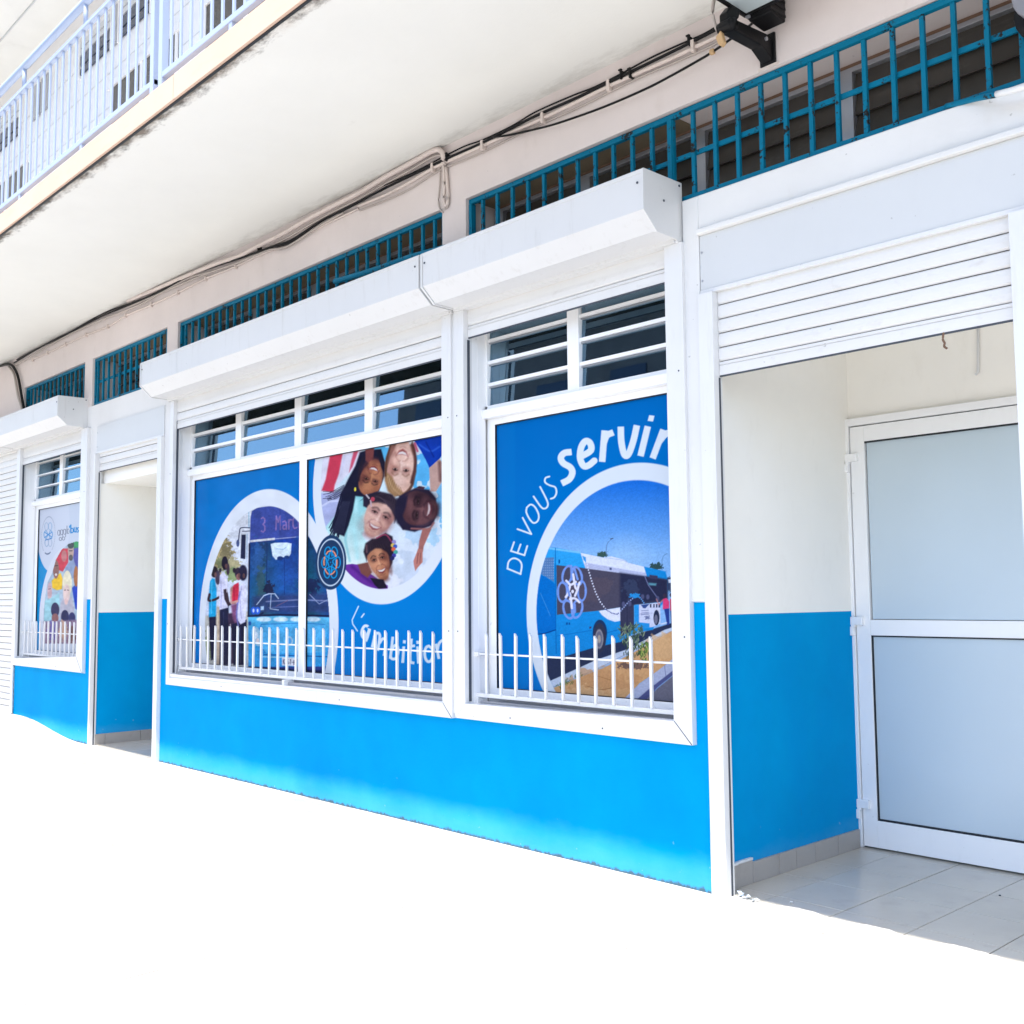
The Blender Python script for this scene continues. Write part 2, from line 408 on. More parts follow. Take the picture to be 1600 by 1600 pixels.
# upper storey behind the railing
wall('upper_storey_wall', M['upper'], [(XL, XR, 3.872, 6.93)], .02, T)
for k in range(9):
    z = 4.06 + k*.32
    B(XL, XR, .0165, .0205, z, z+.006).build('wall_joint', M['alu_panel'], bld)
MB().prism_x([(YE-.1, 6.93), (YE-.1, 7.06), (.3, 7.06), (.3, 6.93)], XL, XR).build('roof_slab', M['soffit'], bld)
for y in (-.35, -.8): B(XL, XR, y, y+.012, 6.915, 6.931).build('soffit_joint', M['alu_panel'], bld)
for x0, x1 in ((-14.6, -13.3), (-12.52, -11.23), (-9.10, -7.79), (-7.33, -6.02), (-4.9, -3.6)):
    w = B(x0-.05, x1+.05, -.012, .03, 5.80, 5.86).build('balcony_window', M['upper'], bld)
    MB().box(x0, x0+.035, -.004, .018, 3.9, 5.80).box(x1-.03, x1, -.004, .018, 3.9, 5.8).box(x0+.62, x0+.68, -.004, .018, 3.9, 5.80).build('frame', M['upper'], w)
    B(x0+.035, x0+.62, .002, .012, 3.9, 5.797).build('pane', M['dark_glass'], w)
    B(x0+.68, x1-.03, .002, .012, 3.9, 5.797).build('pane', M['dark_glass'], w)
    B(x0-.0, x1, .0125, .0165, 3.9, 5.79).build('blind', M['alu_raw'], w)
M['navy'] = paint('dark_navy_louvre', (.035, .05, .085), .3, .1, None, bump_s=0, spec=.5)
for x0, x1 in ((-14.2, -13.5), (-12.4, -11.5), (-9.83, -9.12), (-8.93, -8.30), (-7.55, -6.9), (-6.75, -6.1), (-4.9, -4.2)):
    w = MB().box(x0-.03, x0, -.01, .03, 6.17, 6.62).box(x1, x1+.03, -.01, .03, 6.17, 6.62).box(x0, x1, -.01, .03, 6.60, 6.62).build('transom_window', M['upper'], bld)
    for z0, z1 in ((6.205, 6.262), (6.29, 6.385)): B(x0, x1, .0, .015, z0, z1).build('pane', M['navy'], w)
    for z0, z1 in ((6.40, 6.455), (6.47, 6.53)): B(x0, x1, .0, .015, z0, z1).build('slat', M['alu_panel'], w)
for x0, x1 in ((-11.12, -10.92), (-10.86, -10.66), (-9.08, -8.98)):
    B(x0, x1, -.006, .03, 6.2, 6.55).build('vent_panel', M['alu_raw'], bld)

# ------------------------------------------------------------------ shop windows
def shop_window(x0, x1, xr, mulls, lmulls, bars, ztop, stile, post):
    """x0/x1 opening, xr poster edges, lmulls louvre mullions, bars louvre clips"""
    z0 = .66
    fr = MB()
    fr.box(x0, post[0][0], .143, .19, z0, 2.19)                     # left stile
    fr.box(post[-1][1], x1, .143, .19, z0, 2.19)
    for (a, b), (c, d) in zip(post, post[1:]): fr.box(b, c, .1425, .19, z0, 2.19)
    for a, b in post: fr.box(a, b, .143, .19, z0, .748).box(a, b, .143, .19, 2.156, 2.19)
    w = fr.build('shop_window', M['door_white'], bld, .002)
    MB().box(x0+.002, x1-.002, .100, .195, 2.19, 2.238).build('transom', M['door_white'], w, .003)
    for a, b in post:                                                # black glazing bead round each poster pane
        MB().box(a, a+.0025, .1435, .158, .748, 2.156).box(a+.0025, b-.003, .1435, .158, 2.1515, 2.156).box(a+.003, b-.003, .1435, .158, .748, .7515).build('glazing_bead', M['gasket_line'], w)
        B(a, b, .172, .180, .748, 2.156).build('pane', M['room'], w)
    # louvres above
    cells = []; xa = x0 + stile
    lf = MB().box(x0+.002, xa, .128, .19, 2.238, ztop)
    for a, b in lmulls: lf.box(a, b, .126, .19, 2.238, ztop); cells.append((xa, a)); xa = b
    cells.append((xa, x1-.02)); lf.box(x1-.02, x1, .126, .19, 2.238, ztop)
    lf.box(x0+.002, x1, .128, .19, 2.2385, 2.262)
    lf.build('louvre_frame', M['door_white'], w, .002)
    for a, b in cells:
        zp = 2.264
        for (z1, z2) in bars:
            B(a, b, .136, .172, z1+.004, z2).build('louvre_clip', M['door_white'], w)
            B(a, b, .144, .170, z1-.005, z1+.002).build('louvre_seal', M['alu_raw'], w)
            p = MB().prism_x([(.150, zp), (.155, zp), (.161, z1-.001), (.156, z1-.001)], a, b).build('louvre_pane', M['glass'], w)
            zp = z2
        MB().prism_x([(.150, zp), (.155, zp), (.161, ztop-.001), (.156, ztop-.001)], a, b).build('louvre_pane', M['glass'], w)
    # stone sill with shutter track grooves, added pale lining to brighten the shaded reveal
    MB().prism_x([(-.02, .655), (-.02, .672), (.126, .66), (.126, .62), (0, .62)], x0, x1).build('sill', M['door_white'], w)
    B(x0+.06, x1, .028, .040, .662, .690).build('sill_track', M['alu_raw'], w)
    B(x0+.06, x1, .095, .115, .655, .700).build('sill_track', M['alu_raw'], w)
    MB().box(x0+.0005, x0+.003, .031, .128, .672, ztop-.02).box(x0+.003, x0+.0045, .070, .074, .674, ztop-.02).build('added_reveal_lining', M['door_white'], w)
    return w
shop_window(-11.09, -9.44, None, None, [(-10.432, -10.355)], [(2.37, 2.385), (2.493, 2.508), (2.617, 2.632)], 2.72, .03, [(-11.022, -9.50)])
shop_window(-7.70, -4.40, None, None, [(-6.984, -6.905), (-6.176, -6.094), (-5.364, -5.28)], [(2.378, 2.402), (2.498, 2.522), (2.618, 2.64)], 2.72, .03, [(-7.652, -6.135), (-6.046, -4.45)])
shop_window(-4.242, -2.85, None, None, [(-3.618, -3.54)], [(2.366, 2.388), (2.488, 2.510), (2.610, 2.630)], 2.72, .018, [(-4.180, -2.90)])

# ------------------------------------------------------------------ recessed entrances
def skirting(xw, segs, zt=.087, d=.012):
    for a, b in segs: B(xw, xw+d, a+.0015, b-.0015, 0, zt).build('skirting_tile', M['skirt'], bld, .001)
# entrance by the door (right)
XE = -2.70; YB = 1.20
B(XE-.05, XE+.012, .13, YB+.2, 1.143, 2.64).build('recess_wall', M['cream'], bld)
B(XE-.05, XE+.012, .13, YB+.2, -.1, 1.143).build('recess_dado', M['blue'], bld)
B(XE+.001, XE+.018, .002, .128, 1.143, 2.64).build('recess_wall', M['cream'], bld, .002)
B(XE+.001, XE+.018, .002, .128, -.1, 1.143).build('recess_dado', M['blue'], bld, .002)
MB().box(XE+.018, XE+.032, .0, .13, .097, .107).box(XE+.012, XE+.026, .13, .245, .097, .107).build('skirting_cap', M['alu'], bld, .001)
skirting(XE+.018, [(.03, .075), (.075, .128)], .096)
skirting(XE+.012, [(.131, .246)], .096)
skirting(XE+.012, [(.246, .448), (.448, .587), (.587, .748), (.748, .95), (.95, 1.155)])
B(XE-.05, 1.0, YB, YB+.1, 2.105, 2.64).build('recess_back_wall', M['cream'], bld)
B(XE-.05, 1.0, .13, YB+.2, 2.56, 2.66).build('recess_ceiling', M['cream'], bld)
B(.93, .999, .002, YB+.2, 1.143, 2.64).build('recess_wall', M['cream'], bld)  # recess widened out of view so that more light gets in
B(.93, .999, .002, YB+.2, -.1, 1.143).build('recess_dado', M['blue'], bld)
B(XE-.1, 1.0, .03, YB+.2, -.06, -.004).build('tile_bed', M['grout'], bld)
rnd = random.Random(4)
xsj = [XE+.0, -2.5, -2.2, -1.9, -1.6, -1.3, -1.0, -.7, -.4, -.1, .2, .5, .93]; ysj = [-.17, .15, .475, .78, 1.105, 1.30]
for i in range(12):
    for j in range(5):
        y0 = max(ysj[j], .032)
        if ysj[j+1] <= y0 + .02: continue
        B(xsj[i]+.002, xsj[i+1]-.002, y0+.002, ysj[j+1]-.002, -.02, rnd.uniform(-.0006, .0006)).build('floor_tile', M['tile'], bld, .0015)
# worn concrete threshold with a ragged edge
th = MB(); n = 240; rr = random.Random(9); off = 0
for i in range(n+1):
    x = XE + .01 + i*(3.7/n); off = off*.8 + rr.uniform(-.006, .006)
    e = .048 + .014*math.sin(i*.315) + off
    th.v += [(x, -.30, -.012), (x, -.02, .0015), (x, e-.012, .0045), (x, e, .0005)]
for i in range(n):
    for k in range(3): th.f.append((i*4+k, (i+1)*4+k, (i+1)*4+k+1, i*4+k+1))
th.build('threshold', M['pavement'], bld)
# entrance between the two windows (left)
XA = -9.195
B(-9.204, XA+.012, .002, 1.4, 1.129, 2.256).build('recess_wall', M['cream'], bld)
B(-9.204, XA+.012, .002, 1.4, -.1, 1.129).build('recess_dado', M['blue'], bld)
skirting(XA+.012, [(.02, .112), (.112, .427), (.427, .74), (.74, 1.05), (1.05, 1.3)])
B(XA-.05, -7.86, .06, 1.5, 2.256, 2.40).build('recess_ceiling', M['cream'], bld)
B(XA-.05, -7.86, 1.35, 1.5, 0, 2.256).build('recess_back_wall', M['cream'], bld)
B(-7.89, -7.876, .002, 1.4, 0, 2.256).build('recess_wall', M['cream'], bld)
B(XA-.1, -7.8, .03, 1.5, -.06, -.004).build('tile_bed', M['grout'], bld)
xsj = [XA, -8.9, -8.57, -8.24, -7.89]; ysj = [.034, .34, .665, .99, 1.3]
for i in range(4):
    for j in range(4):
        B(xsj[i]+.002, xsj[i+1]-.002, ysj[j]+.002, ysj[j+1]-.002, -.02, rnd.uniform(-.0006, .0006)).build('floor_tile', M['tile'], bld, .0015)

# the door
dr = MB().box(XE-.02, -2.672, 1.165, 1.22, .0, 2.103).box(-2.672, -1.61, 1.165, 1.22, 2.065, 2.103).box(-1.655, -1.61, 1.165, 1.22, 0, 2.065).build('door', M['door_white'], bld, .002)
MB().box(-2.667, -2.593, 1.172, 1.215, .008, 2.060).box(-2.593, -1.735, 1.172, 1.215, .008, .136).box(-2.593, -1.735, 1.172, 1.215, 1.025, 1.101).box(-2.593, -1.735, 1.172, 1.215, 1.982, 2.06).box(-1.735, -1.66, 1.172, 1.215, .008, 2.06).build('leaf', M['door_white'], dr, .002)
B(-1.61, 1.0, YB, YB+.1, 0, 2.105).build('recess_back_wall', M['cream'], bld)
B(-2.673, -1.655, 1.19, 1.21, 2.058, 2.067).build('door_gap', M['gasket'], dr)
B(-2.674, -2.665, 1.19, 1.21, .0, 2.06).build('door_gap', M['gasket'], dr)
B(-2.586, -1.74, 1.186, 1.196, 1.104, 1.975).build('glass_panel', M['frost'], dr, label='upper pane of pale blue frosted glass')
B(-2.586, -1.74, 1.186, 1.196, .145, 1.018).build('glass_panel', M['frost'], dr, label='lower pane of pale blue frosted glass')
MB().box(-2.593, -1.74, 1.176, 1.2, 1.974, 1.982).build('glazing_bead', M['gasket_line'], dr)
MB().box(-2.593, -1.74, 1.178, 1.2, 1.018, 1.025).box(-2.593, -1.74, 1.178, 1.2, .136, .143).box(-2.593, -2.588, 1.178, 1.2, .143, 1.018).build('glazing_bead', M['gasket_line'], dr)
for z in (1.885, 1.075, .19):
    MB().box(-2.688, -2.625, 1.150, 1.173, z, z+.040).box(-2.712, -2.672, 1.147, 1.166, z-.052, z-.008).box(-2.683, -2.665, 1.146, 1.168, z-.010, z+.004).build('hinge', M['door_white'], dr, .002)

# ------------------------------------------------------------------ transom louvres behind the security grilles
YC = .235
for a, b in OPEN:
    w = MB().box(a, b, YC-.03, YC+.03, 3.352, 3.372).box(a, b, YC-.03, YC+.03, 2.958, 2.985).build('clerestory_window', M['alu_raw'], bld, .002)
    B(a, b, YC-.02, YC+.03, 3.372, 3.391).build('head_seal', M['brown'], w)
    n = max(1, round((b-a)/.76)); st = (b-a)/n
    if b > -1: posts = [-4.2, -3.55, -2.835, -2.10, -1.36, -.62]
    else: posts = [a + .03 + i*(b-a-.06)/n for i in range(n+1)]
    for x in posts: B(x-.032, x+.032, YC-.032, YC+.02, 2.985, 3.352).build('post', M['alu_raw'], w)
    for xa, xb in zip(posts, posts[1:]):
        for k in range(4):
            z = 2.988 + k*.091
            MB().prism_x([(YC-.022, z), (YC-.018, z-.002), (YC+.004, z+.094), (YC, z+.096)], xa+.034, xb-.034).build('louvre_pane', M['dark_glass'], w)

# ------------------------------------------------------------------ roller shutters
def rail_poly(xo, xi, zb_o, zb_i, zt): return [(xo, zb_o), (xo, zt), (xi, zt), (xi, zb_i)]
def slats(t, x0, x1, zb, ztop, y, pitch=.063):
    """bottom bar then curved slats up to ztop"""
    bar = MB().prism_x([(y-.008, zb), (y-.008, zb+.040), (y-.0035, zb+.0415), (y-.0035, zb+.0435), (y-.008, zb+.045), (y-.006, zb+pitch-.0045), (y+.006, zb+pitch-.0045), (y+.006, zb)], x0, x1).build('bottom_bar', M['slat'], t)
    B(x0, x1, y-.005, y+.004, zb-.006, zb).build('rubber_seal', M['gasket'], t)
    B(x0, x1, y+.0042, y+.007, zb+.03, ztop).build('slat_joint', M['joint'], t)
    z = zb + pitch; first = None
    while z < ztop:
        if first is None:
            pr = [(y-.001, z), (y-.0075, z+.007), (y-.0095, z+.03), (y-.0075, z+.052), (y-.001, z+pitch-.0045), (y+.004, z+pitch-.0045), (y+.004, z)]
            first = MB().prism_x(pr, x0, x1).build('slat', M['slat'], t, at=(x0, y, z)); z0 = z
        else: dup(first, t, (0, 0, z - z0))
        z += pitch
def housing(t, x0, x1, capl=True, capr=True, seams=()):
    prof = [(0.0, 3.036), (-.258, 3.036), (-.262, 3.030), (-.262, 2.862), (-.178, 2.786), (-.052, 2.783), (-.048, 2.768), (0, 2.768)]
    MB().prism_x(prof, x0+.014, x1-.014).build('housing', M['alu_box'], t, .002)
    B(x0+.014, x1-.014, -.2655, -.2, 3.022, 3.0395).build('housing_lid', M['alu_box'], t, .001)
    for s in seams: B(s-.0012, s+.0012, -.2632, -.2615, 2.862, 3.02).build('seam', M['alu_panel'], t)
    cp = [(0, 3.043), (-.263, 3.041), (-.268, 3.036), (-.268, 2.859), (-.180, 2.781), (-.042, 2.779), (-.040, 2.766), (0, 2.766)]
    if capl: MB().prism_x(cp, x0, x0+.013).build('end_cap', M['alu_box'], t, .0015)
    if capr:
        MB().prism_x(cp, x1-.013, x1).build('end_cap', M['alu_box'], t, .0015)
        for y, z in ((-.02, 3.025), (-.13, 2.93)):
            MB().tube([(x1-.002, y, z), (x1+.0025, y, z)], .0055, 8, False).build('screw', M['gasket'], t)
    for x in (x0+.03, x1-.035): MB().tube([(x, -.2655, 2.985), (x, -.259, 2.985)], .0055, 8, False).build('screw', M['gasket'], t)
def guides(t, xl, xr, zb, zt, slot=True, mitre=True):
    """xl/xr = (outer, inner) of each guide rail"""
    for k, (xo, xi) in enumerate((xl, xr)):
        zi = zb + abs(xi-xo) if mitre and k else (zb if not mitre else zb + abs(xi-xo))
        o = MB().prism_y(rail_poly(xo, xi, zb if mitre else zb, zi if mitre else zb, zt), -.031, .03).build('guide_rail', M['alu'], t, .0015)
    if slot: B(xl[1]+.0005, xl[1]+.002, -.004, .014, zb+.088 if mitre else zb, zt-.16).build('guide_slot', M['gasket'], t)
def bottom_trim(t, xl, xr, zb):
    d1 = abs(xl[1]-xl[0]); d2 = abs(xr[1]-xr[0]); e = .0016
    MB().prism_y([(xl[0]+e, zb), (xl[1], zb+d1), (xr[1]-e, zb+d2*.98), (xr[0]-e*2, zb)], -.029, .02).build('bottom_trim', M['alu'], t, .001)
    a0, b0 = (xr[1]+.001, zb+d2-.001), (xr[0]-.001, zb+.001)
    MB().prism_y([(a0[0], a0[1]), (a0[0]+.0028, a0[1]+.0006), (b0[0]-.0002, b0[1]+.0022), (b0[0]-.003, b0[1])], -.0322, -.0314).build('mitre_joint', M['gasket'], t)
    for x in (xl[1]+(xr[1]-xl[1])*.25, xl[1]+(xr[1]-xl[1])*.7): MB().tube([(x, -.0305, zb+.03), (x, -.02, zb+.03)], .004, 8, False).build('screw', M['gasket'], t)
GS = 'white roller shutters of the shopfront'
def window_shutter(label, box, xl, xr, zb, zs, seams=(), capl=True):
    t = thing('roller_shutter', label, 'roller shutter', ((xl[1]+xr[1])/2, 0, zb), GS)
    housing(t, *box, capl=capl, seams=seams)
    guides(t, xl, xr, zb, 2.768)
    bottom_trim(t, xl, xr, zb)
    slats(t, xl[1]+.002, xr[1]-.002, zs, 2.86, .008)
    for xo, xi in (xl, xr):
        for z in (1.05, 2.2): MB().tube([((xo*.7+xi*.3), -.0325, z), ((xo*.7+xi*.3), -.02, z)], .004, 8, False).build('screw', M['gasket'], t)
    return t
window_shutter('raised white roller shutter with long box over the wide two-pane window', (-7.755, -4.322), (-7.722, -7.668), (-4.342, -4.421), .592, 2.549, (-7.15,))
window_shutter('raised white roller shutter boxed over the single-pane window nearest the glass door', (-4.306, -2.786), (-4.315, -4.236), (-2.772, -2.869), .597, 2.622)
window_shutter('raised white roller shutter boxed over the narrow far window with the crowd poster', (-11.24, -9.437), (-11.145, -11.078), (-9.36, -9.50), .605, 2.603, (-10.05,))
B(-4.342, -4.315, -.018, .0, .62, 2.765).build('seam_strip', M['white'], bld)

def door_shutter(label, xl, xr, zs, lip, ztop=2.775, zp=2.529, right=True):
    t = thing('roller_shutter', label, 'roller shutter', ((xl[1]+xr[1])/2, 0, 0), GS)
    B(xl[0]+.001, xr[0]-.001, -.008, .03, zp+.004, ztop).build('cover_panel', M['alu_panel'], t, .001)
    B(xl[0]+.001, xr[0]-.001, -.013, .03, zp-.014, zp+.003).build('panel_trim', M['alu'], t, .001)
    if lip: B(xl[0]-.0, xr[0], -.034, -.0005, ztop+.001, ztop+.024).build('drip_lip', M['white'], t, .004)
    for xo, xi in (xl, xr):
        MB().box(min(xo, xi), max(xo, xi), -.030, .03, -.003, zp-.0145).build('guide_rail', M['alu'], t, .0015)
    B(xl[1]+.0005, xl[1]+.002, .004, .015, .0, zs-.01).build('guide_slot', M['gasket'], t)
    slats(t, xl[1]+.0015, xr[1]-.0015, zs, zp-.01, .016, .0615)
    for z in (2.575, 2.70):
        MB().tube([(xl[0]+.012, -.0105, z), (xl[0]+.012, 0, z)], .005, 8, False).build('screw', M['alu_raw'], t)
    return t
door_shutter('raised white roller shutter with grey-white cover panel above the frosted glass door', (-2.692, -2.618), (-1.31, -1.392), 2.155, True)
door_shutter('unseen added roller shutter, raised so the widened recess gets more light', (-1.305, -1.225), (1.0, .92), 2.3, True)  # made-up open bay, out of view, letting light into the recess
door_shutter('nearly fully raised white roller shutter above the narrow doorless entrance', (-9.203, -9.176), (-7.876, -7.945), 2.362, False, 2.76)
B(-2.778, -2.694, -.012, -.0002, 1.199, 2.955).build('wall_trim', M['white'], bld, .004)
B(-2.694, XR, -.012, -.0002, 2.80, 2.955).build('wall_trim', M['white'], bld, .004)
# fully lowered shutter at the far left
t = thing('roller_shutter', 'fully lowered white slatted shutter at the far left end', 'roller shutter', (-12.7, 0, .1), GS)
housing(t, -14.3, -11.245, True, True)
slats(t, -14.2, -11.152, .13, 2.80, .0, .0625)
B(-11.20, -11.152, -.02, .02, .1, 2.76).build('guide_rail', M['alu'], t)
B(-14.2, -11.152, -.03, .05, -.1, .127).build('step_plate', M['pavement'], t)

# ------------------------------------------------------------------ low picket guards on the sills
def guard(label, x0, x1, first, n, pitch):
    t = thing('window_guard', label, 'window guard', ((x0+x1)/2, .06, .70), 'white picket guards on the window sills')
    y = .06
    B(x0, x1, y-.005, y+.005, .926, .935).build('rail', M['picket'], t, .002)
    B(x0, x1, y-.013, y+.013, .706, .726).build('rail', M['picket'], t, .002)
    s = .0068; z0, z1 = .726, 1.044
    m = MB(); m.v = [(-s, -s, z0), (s, -s, z0), (s, s, z0), (-s, s, z0), (-s, -s, z1), (s, -s, z1-.017), (s, s, z1-.017), (-s, s, z1)]
    m.v = [(first+x, y-.0155+yy, z) for x, yy, z in m.v]
    m.f = [(0,3,2,1), (4,5,6,7), (0,1,5,4), (1,2,6,5), (2,3,7,6), (3,0,4,7)]
    p = m.build('picket', M['picket'], t, .0015, at=(first, y, z0))
    r = random.Random(int(n))
    for k in range(1, n):
        d = dup(p, t, (k*pitch + r.uniform(-.004, .004), 0, r.uniform(-.004, .002)))
        d.rotation_euler = (r.uniform(-.010, .010), r.uniform(-.017, .017), 0)
    for x in (x0+.012,):
        B(x-.012, x+.012, y-.02, y+.035, .918, .942).build('mount', M['picket'], t, .002)
        B(x-.012, x+.012, y-.02, y+.035, .664, .706).build('mount', M['picket'], t, .002)
    return t
guard('short white picket guard on the sill of the single-pane window nearest the door', -4.24, -2.85, -4.253+.105, 11, .1096)
guard('longest white picket guard, on the sill of the wide two-pane window', -7.69, -4.40, -7.637, 29, .1087)
B(-6.10, -6.072, .0, .075, .668, .706).build('mount', M['picket'], bpy.data.objects['window_guard.001'], .002)
guard('white picket guard on the sill of the far narrow window', -11.085, -9.44, -11.019, 13, .1055)

# ------------------------------------------------------------------ teal security grilles in the high openings
def grille(label, x0, x1, xs, mid=None, stile=True, endlow=False):
    t = thing('security_grille', label, 'security grille', ((x0+x1)/2, .03, 2.96), 'teal security grilles in the high openings')
    y = .03
    B(x0, x1, y-.012, y+.012, 3.362, 3.388).build('rail', M['teal'], t, .002)
    B(x0, x1, y-.012, y+.012, 2.966, 2.988).build('rail', M['teal'], t, .002)
    for x in (x0+.011, x1-.011) if stile else (): B(x-.011, x+.011, y-.013, y+.02, 2.9885, 3.3615).build('stile', M['teal'], t, .002)
    if mid: B(mid[0], mid[1], y+.010, y+.022, 3.168, 3.190).build('cross_bar', M['teal'], t, .002)
    f = None
    for x in xs:
        if f is None: f = B(x-.009, x+.009, y-.009, y+.0095, 2.9885, 3.3615).build('bar', M['teal'], t, .002, at=(x, y, 2.99)); xf = x
        else: dup(f, t, (x-xf, 0, 0))
    return t
grille('dark teal grille of close bars above the far narrow window, left of the others', -11.10, -9.535, [-10.98+.105*i for i in range(14)])
grille('small teal grille with a cross bar above the narrow entrance', -9.35, -7.872, [-9.297+.1145*i for i in range(13)], (-9.33, -7.89))
grille('long teal grille half hidden behind the shutter box of the wide window', -7.68, -4.45, [-7.604+.1092*i for i in range(29)])
grille('chipped teal grille with cross bar above the glass door', -4.24, -.56, [-4.137+.1166*i for i in range(31)], (-3.02, -.58))
MB().box(-2.872, -2.848, .012, .048, 2.9885, 3.3615).build('double_stile', M['teal'], bpy.data.objects['security_grille.003'], .002)

# pipes along the grille feet
t = MB().tube([(-5.46, -.02, 3.21), (-5.40, -.05, 3.19), (-5.0, -.055, 3.165), (-4.68, -.055, 3.158), (-4.30, -.055, 3.13), (-4.17, -.055, 3.12), (-3.9, -.05, 3.07)], .017, 10).build('blue_pipe', M['teal'], smooth=True)
tag(t, 'bent teal pipe crossing the pink pillar just above the shutter boxes', 'pipe')
tt = thing('drain_pipe', 'sloping pipe painted blue then bare white at the foot of the right grille', 'pipe', (-1.3, -.08, 2.9))
MB().tube([(-1.60, .0, 2.972), (-1.49, -.03, 2.950), (-1.392, -.085, 2.912)], .0105, 10).build('painted_length', M['teal'], tt, smooth=True)
MB().tube([(-1.390, -.086, 2.912), (-1.28, -.10, 2.898), (-1.0, -.11, 2.89)], .011, 10).build('bare_length', M['alu'], tt, smooth=True)

# ------------------------------------------------------------------ balcony railing
t = thing('balcony_railing', 'pale blue metal balcony railing with double top rail above the peach slab edge', 'railing', (-8, YE, 3.87))
y = YE + .012
for a, b in ((-13.0, -9.05), (-9.0, -5.16), (-5.10, -1.2)):
    MB().tube([(a, y, 4.808), (b, y, 4.808)], .024, 10, False).build('top_rail', M['rail'], t, smooth=True)
    B(a, b, y-.015, y+.015, 4.634, 4.660).build('rail', M['rail'], t, .003)
    B(a, b, y-.015, y+.015, 3.920, 3.952).build('rail', M['rail'], t, .003)
    for x in (a+.02, b-.02): B(x-.02, x+.02, y-.02, y+.02, 3.8775, 4.785).build('post', M['rail'], t, .003)
    for x in [a+.75+i*1.05 for i in range(3)]:
        MB().tube([(x, y, 4.66), (x, y, 4.79)], .014, 8, False).build('riser', M['rail'], t, smooth=True)
        B(x-.015, x+.015, y-.012, y+.012, 3.8775, 3.920).build('foot', M['rail'], t)
f = None
xs_ = [-12.9 + i*.109 for i in range(35)] + [-8.885 + i*.1085 for i in range(35)] + [-4.99 + i*.109 for i in range(20)]
for x in xs_:
    if f is None: f = B(x-.0095, x+.0095, y-.006, y+.006, 3.952, 4.634).build('baluster', M['rail'], t, .002, at=(x, y, 3.93)); xf = x
    else: dup(f, t, (x-xf, 0, 0))

# ------------------------------------------------------------------ cables along the wall head
def trace(pts, y): return [on_wall(u, v, y) for u, v in pts]
blk = [(1128, 41), (1100, 56), (1060, 76), (1015, 98), (969, 120), (930, 139), (894, 156), (837, 181), (800, 200), (756, 222), (727, 235), (697, 248), (645, 273), (600, 295), (540, 326), (500, 347), (451, 380), (420, 387), (380, 402), (340, 415), (298, 430), (255, 452), (220, 469), (159, 494), (120, 514), (87, 530), (50, 550), (22, 567)]
t = MB().tube(trace(blk, -.022), .0072, 8).build('black_cable', M['black'], smooth=True)
tag(t, 'thick black cable running the whole length under the balcony soffit', 'cable')
def off(p, du, dv, k=1): return [(u+du, v+dv+ (2*math.sin(i*1.7)) * k) for i, (u, v) in enumerate(p)]
t = MB().tube(trace(off(blk[:14], 0, -5), -.02), .0042, 6).build('thin_cable', M['black'], smooth=True)
tag(t, 'thin dark cable lying on the thick black cable, right half of the wall', 'cable')
t = MB().tube(trace(off(blk[14:], -3, 6, .9), -.02), .007, 6).build('thin_cable', M['cable_grey'], smooth=True)
tag(t, 'dusty grey cable twisting under the black cable, left half of the wall', 'cable')
t = MB().tube(trace(off(blk[13:], 4, -3, 1.1), -.03), .006, 6).build('thin_cable', M['black'], smooth=True)
tag(t, 'second dark cable twisted round the thick black cable, left half of the wall', 'cable')
con = [(1130, 53), (1100, 67), (1050, 91), (1000, 113), (953, 134), (900, 160), (850, 184), (800, 207), (756, 227), (720, 243), (694, 255), (675, 264), (640, 285), (606, 303), (560, 322)]
t = thing('conduit', 'pinkish conduit clipped to the wall below the black cable, right half', 'conduit', trace([(850, 184)], -.01)[0])
MB().tube(trace(con, -.013), .010, 8).build('tube', M['conduit'], t, smooth=True)
MB().tube(trace(off(con, 2, 8, .6), -.008), .005, 6).build('wire', M['cable_grey'], t, smooth=True)
for u, v in ((1085, 72), (953, 134), (850, 184), (756, 227), (678, 262)):
    p = on_wall(u, v, -.012)
    MB().box(p.x-.009, p.x+.009, -.032, 0, p.z-.030, p.z+.024).build('clip', M['conduit'], t, .003)
con2 = [(560, 326), (510, 350), (450, 380), (400, 401), (369, 416), (322, 435), (278, 457), (237, 476), (197, 493), (169, 510), (135, 523), (103, 538), (75, 551), (48, 563)]
t = thing('conduit', 'thin pinkish conduit with small clips on the wall, left half', 'conduit', trace([(278, 457)], -.01)[0])
MB().tube(trace(con2, -.008), .007, 6).build('tube', M['conduit'], t, smooth=True)
for u, v in ((369, 416), (322, 435), (278, 457), (237, 476), (197, 493), (169, 510), (135, 523), (103, 538), (75, 551), (52, 562)):
    p = on_wall(u, v, -.008)
    B(p.x-.010, p.x+.010, -.022, 0, p.z-.020, p.z+.016).build('clip', M['conduit'], t, .003)
con3 = [(694, 249), (692, 240), (685, 234), (672, 238), (640, 256), (600, 278), (560, 302), (520, 322), (480, 343), (440, 366), (400, 386), (376, 399), (340, 411), (298, 428), (250, 449), (200, 470)]
t = MB().tube(trace(con3, -.030), .016, 8).build('bundle', M['conduit'], smooth=True)
tag(t, 'thick painted cable bundle hugging the soffit left of the bend above the pillar', 'cable bundle')
t = MB().tube(trace(off(con3, 2, 9, .3), -.02), .007, 6).build('bundle_wire', M['cable_grey'], smooth=True)
tag(t, 'thin grey wire following the thick painted bundle left of the bend', 'cable')
t = thing('cable_drop', 'painted cable loop hanging down to the end of the long grille', 'cable', trace([(693, 290)], -.01)[0])
MB().tube(trace([(690, 246), (693, 262), (695, 290), (693, 310), (696, 322), (700, 312), (699, 290), (697, 262)], -.014), .009, 6).build('loop', M['conduit'], t, smooth=True)
MB().tube(trace([(688, 262), (687, 290), (685, 315), (688, 328), (692, 332)], -.010), .005, 6).build('wire', M['cable_grey'], t, smooth=True)
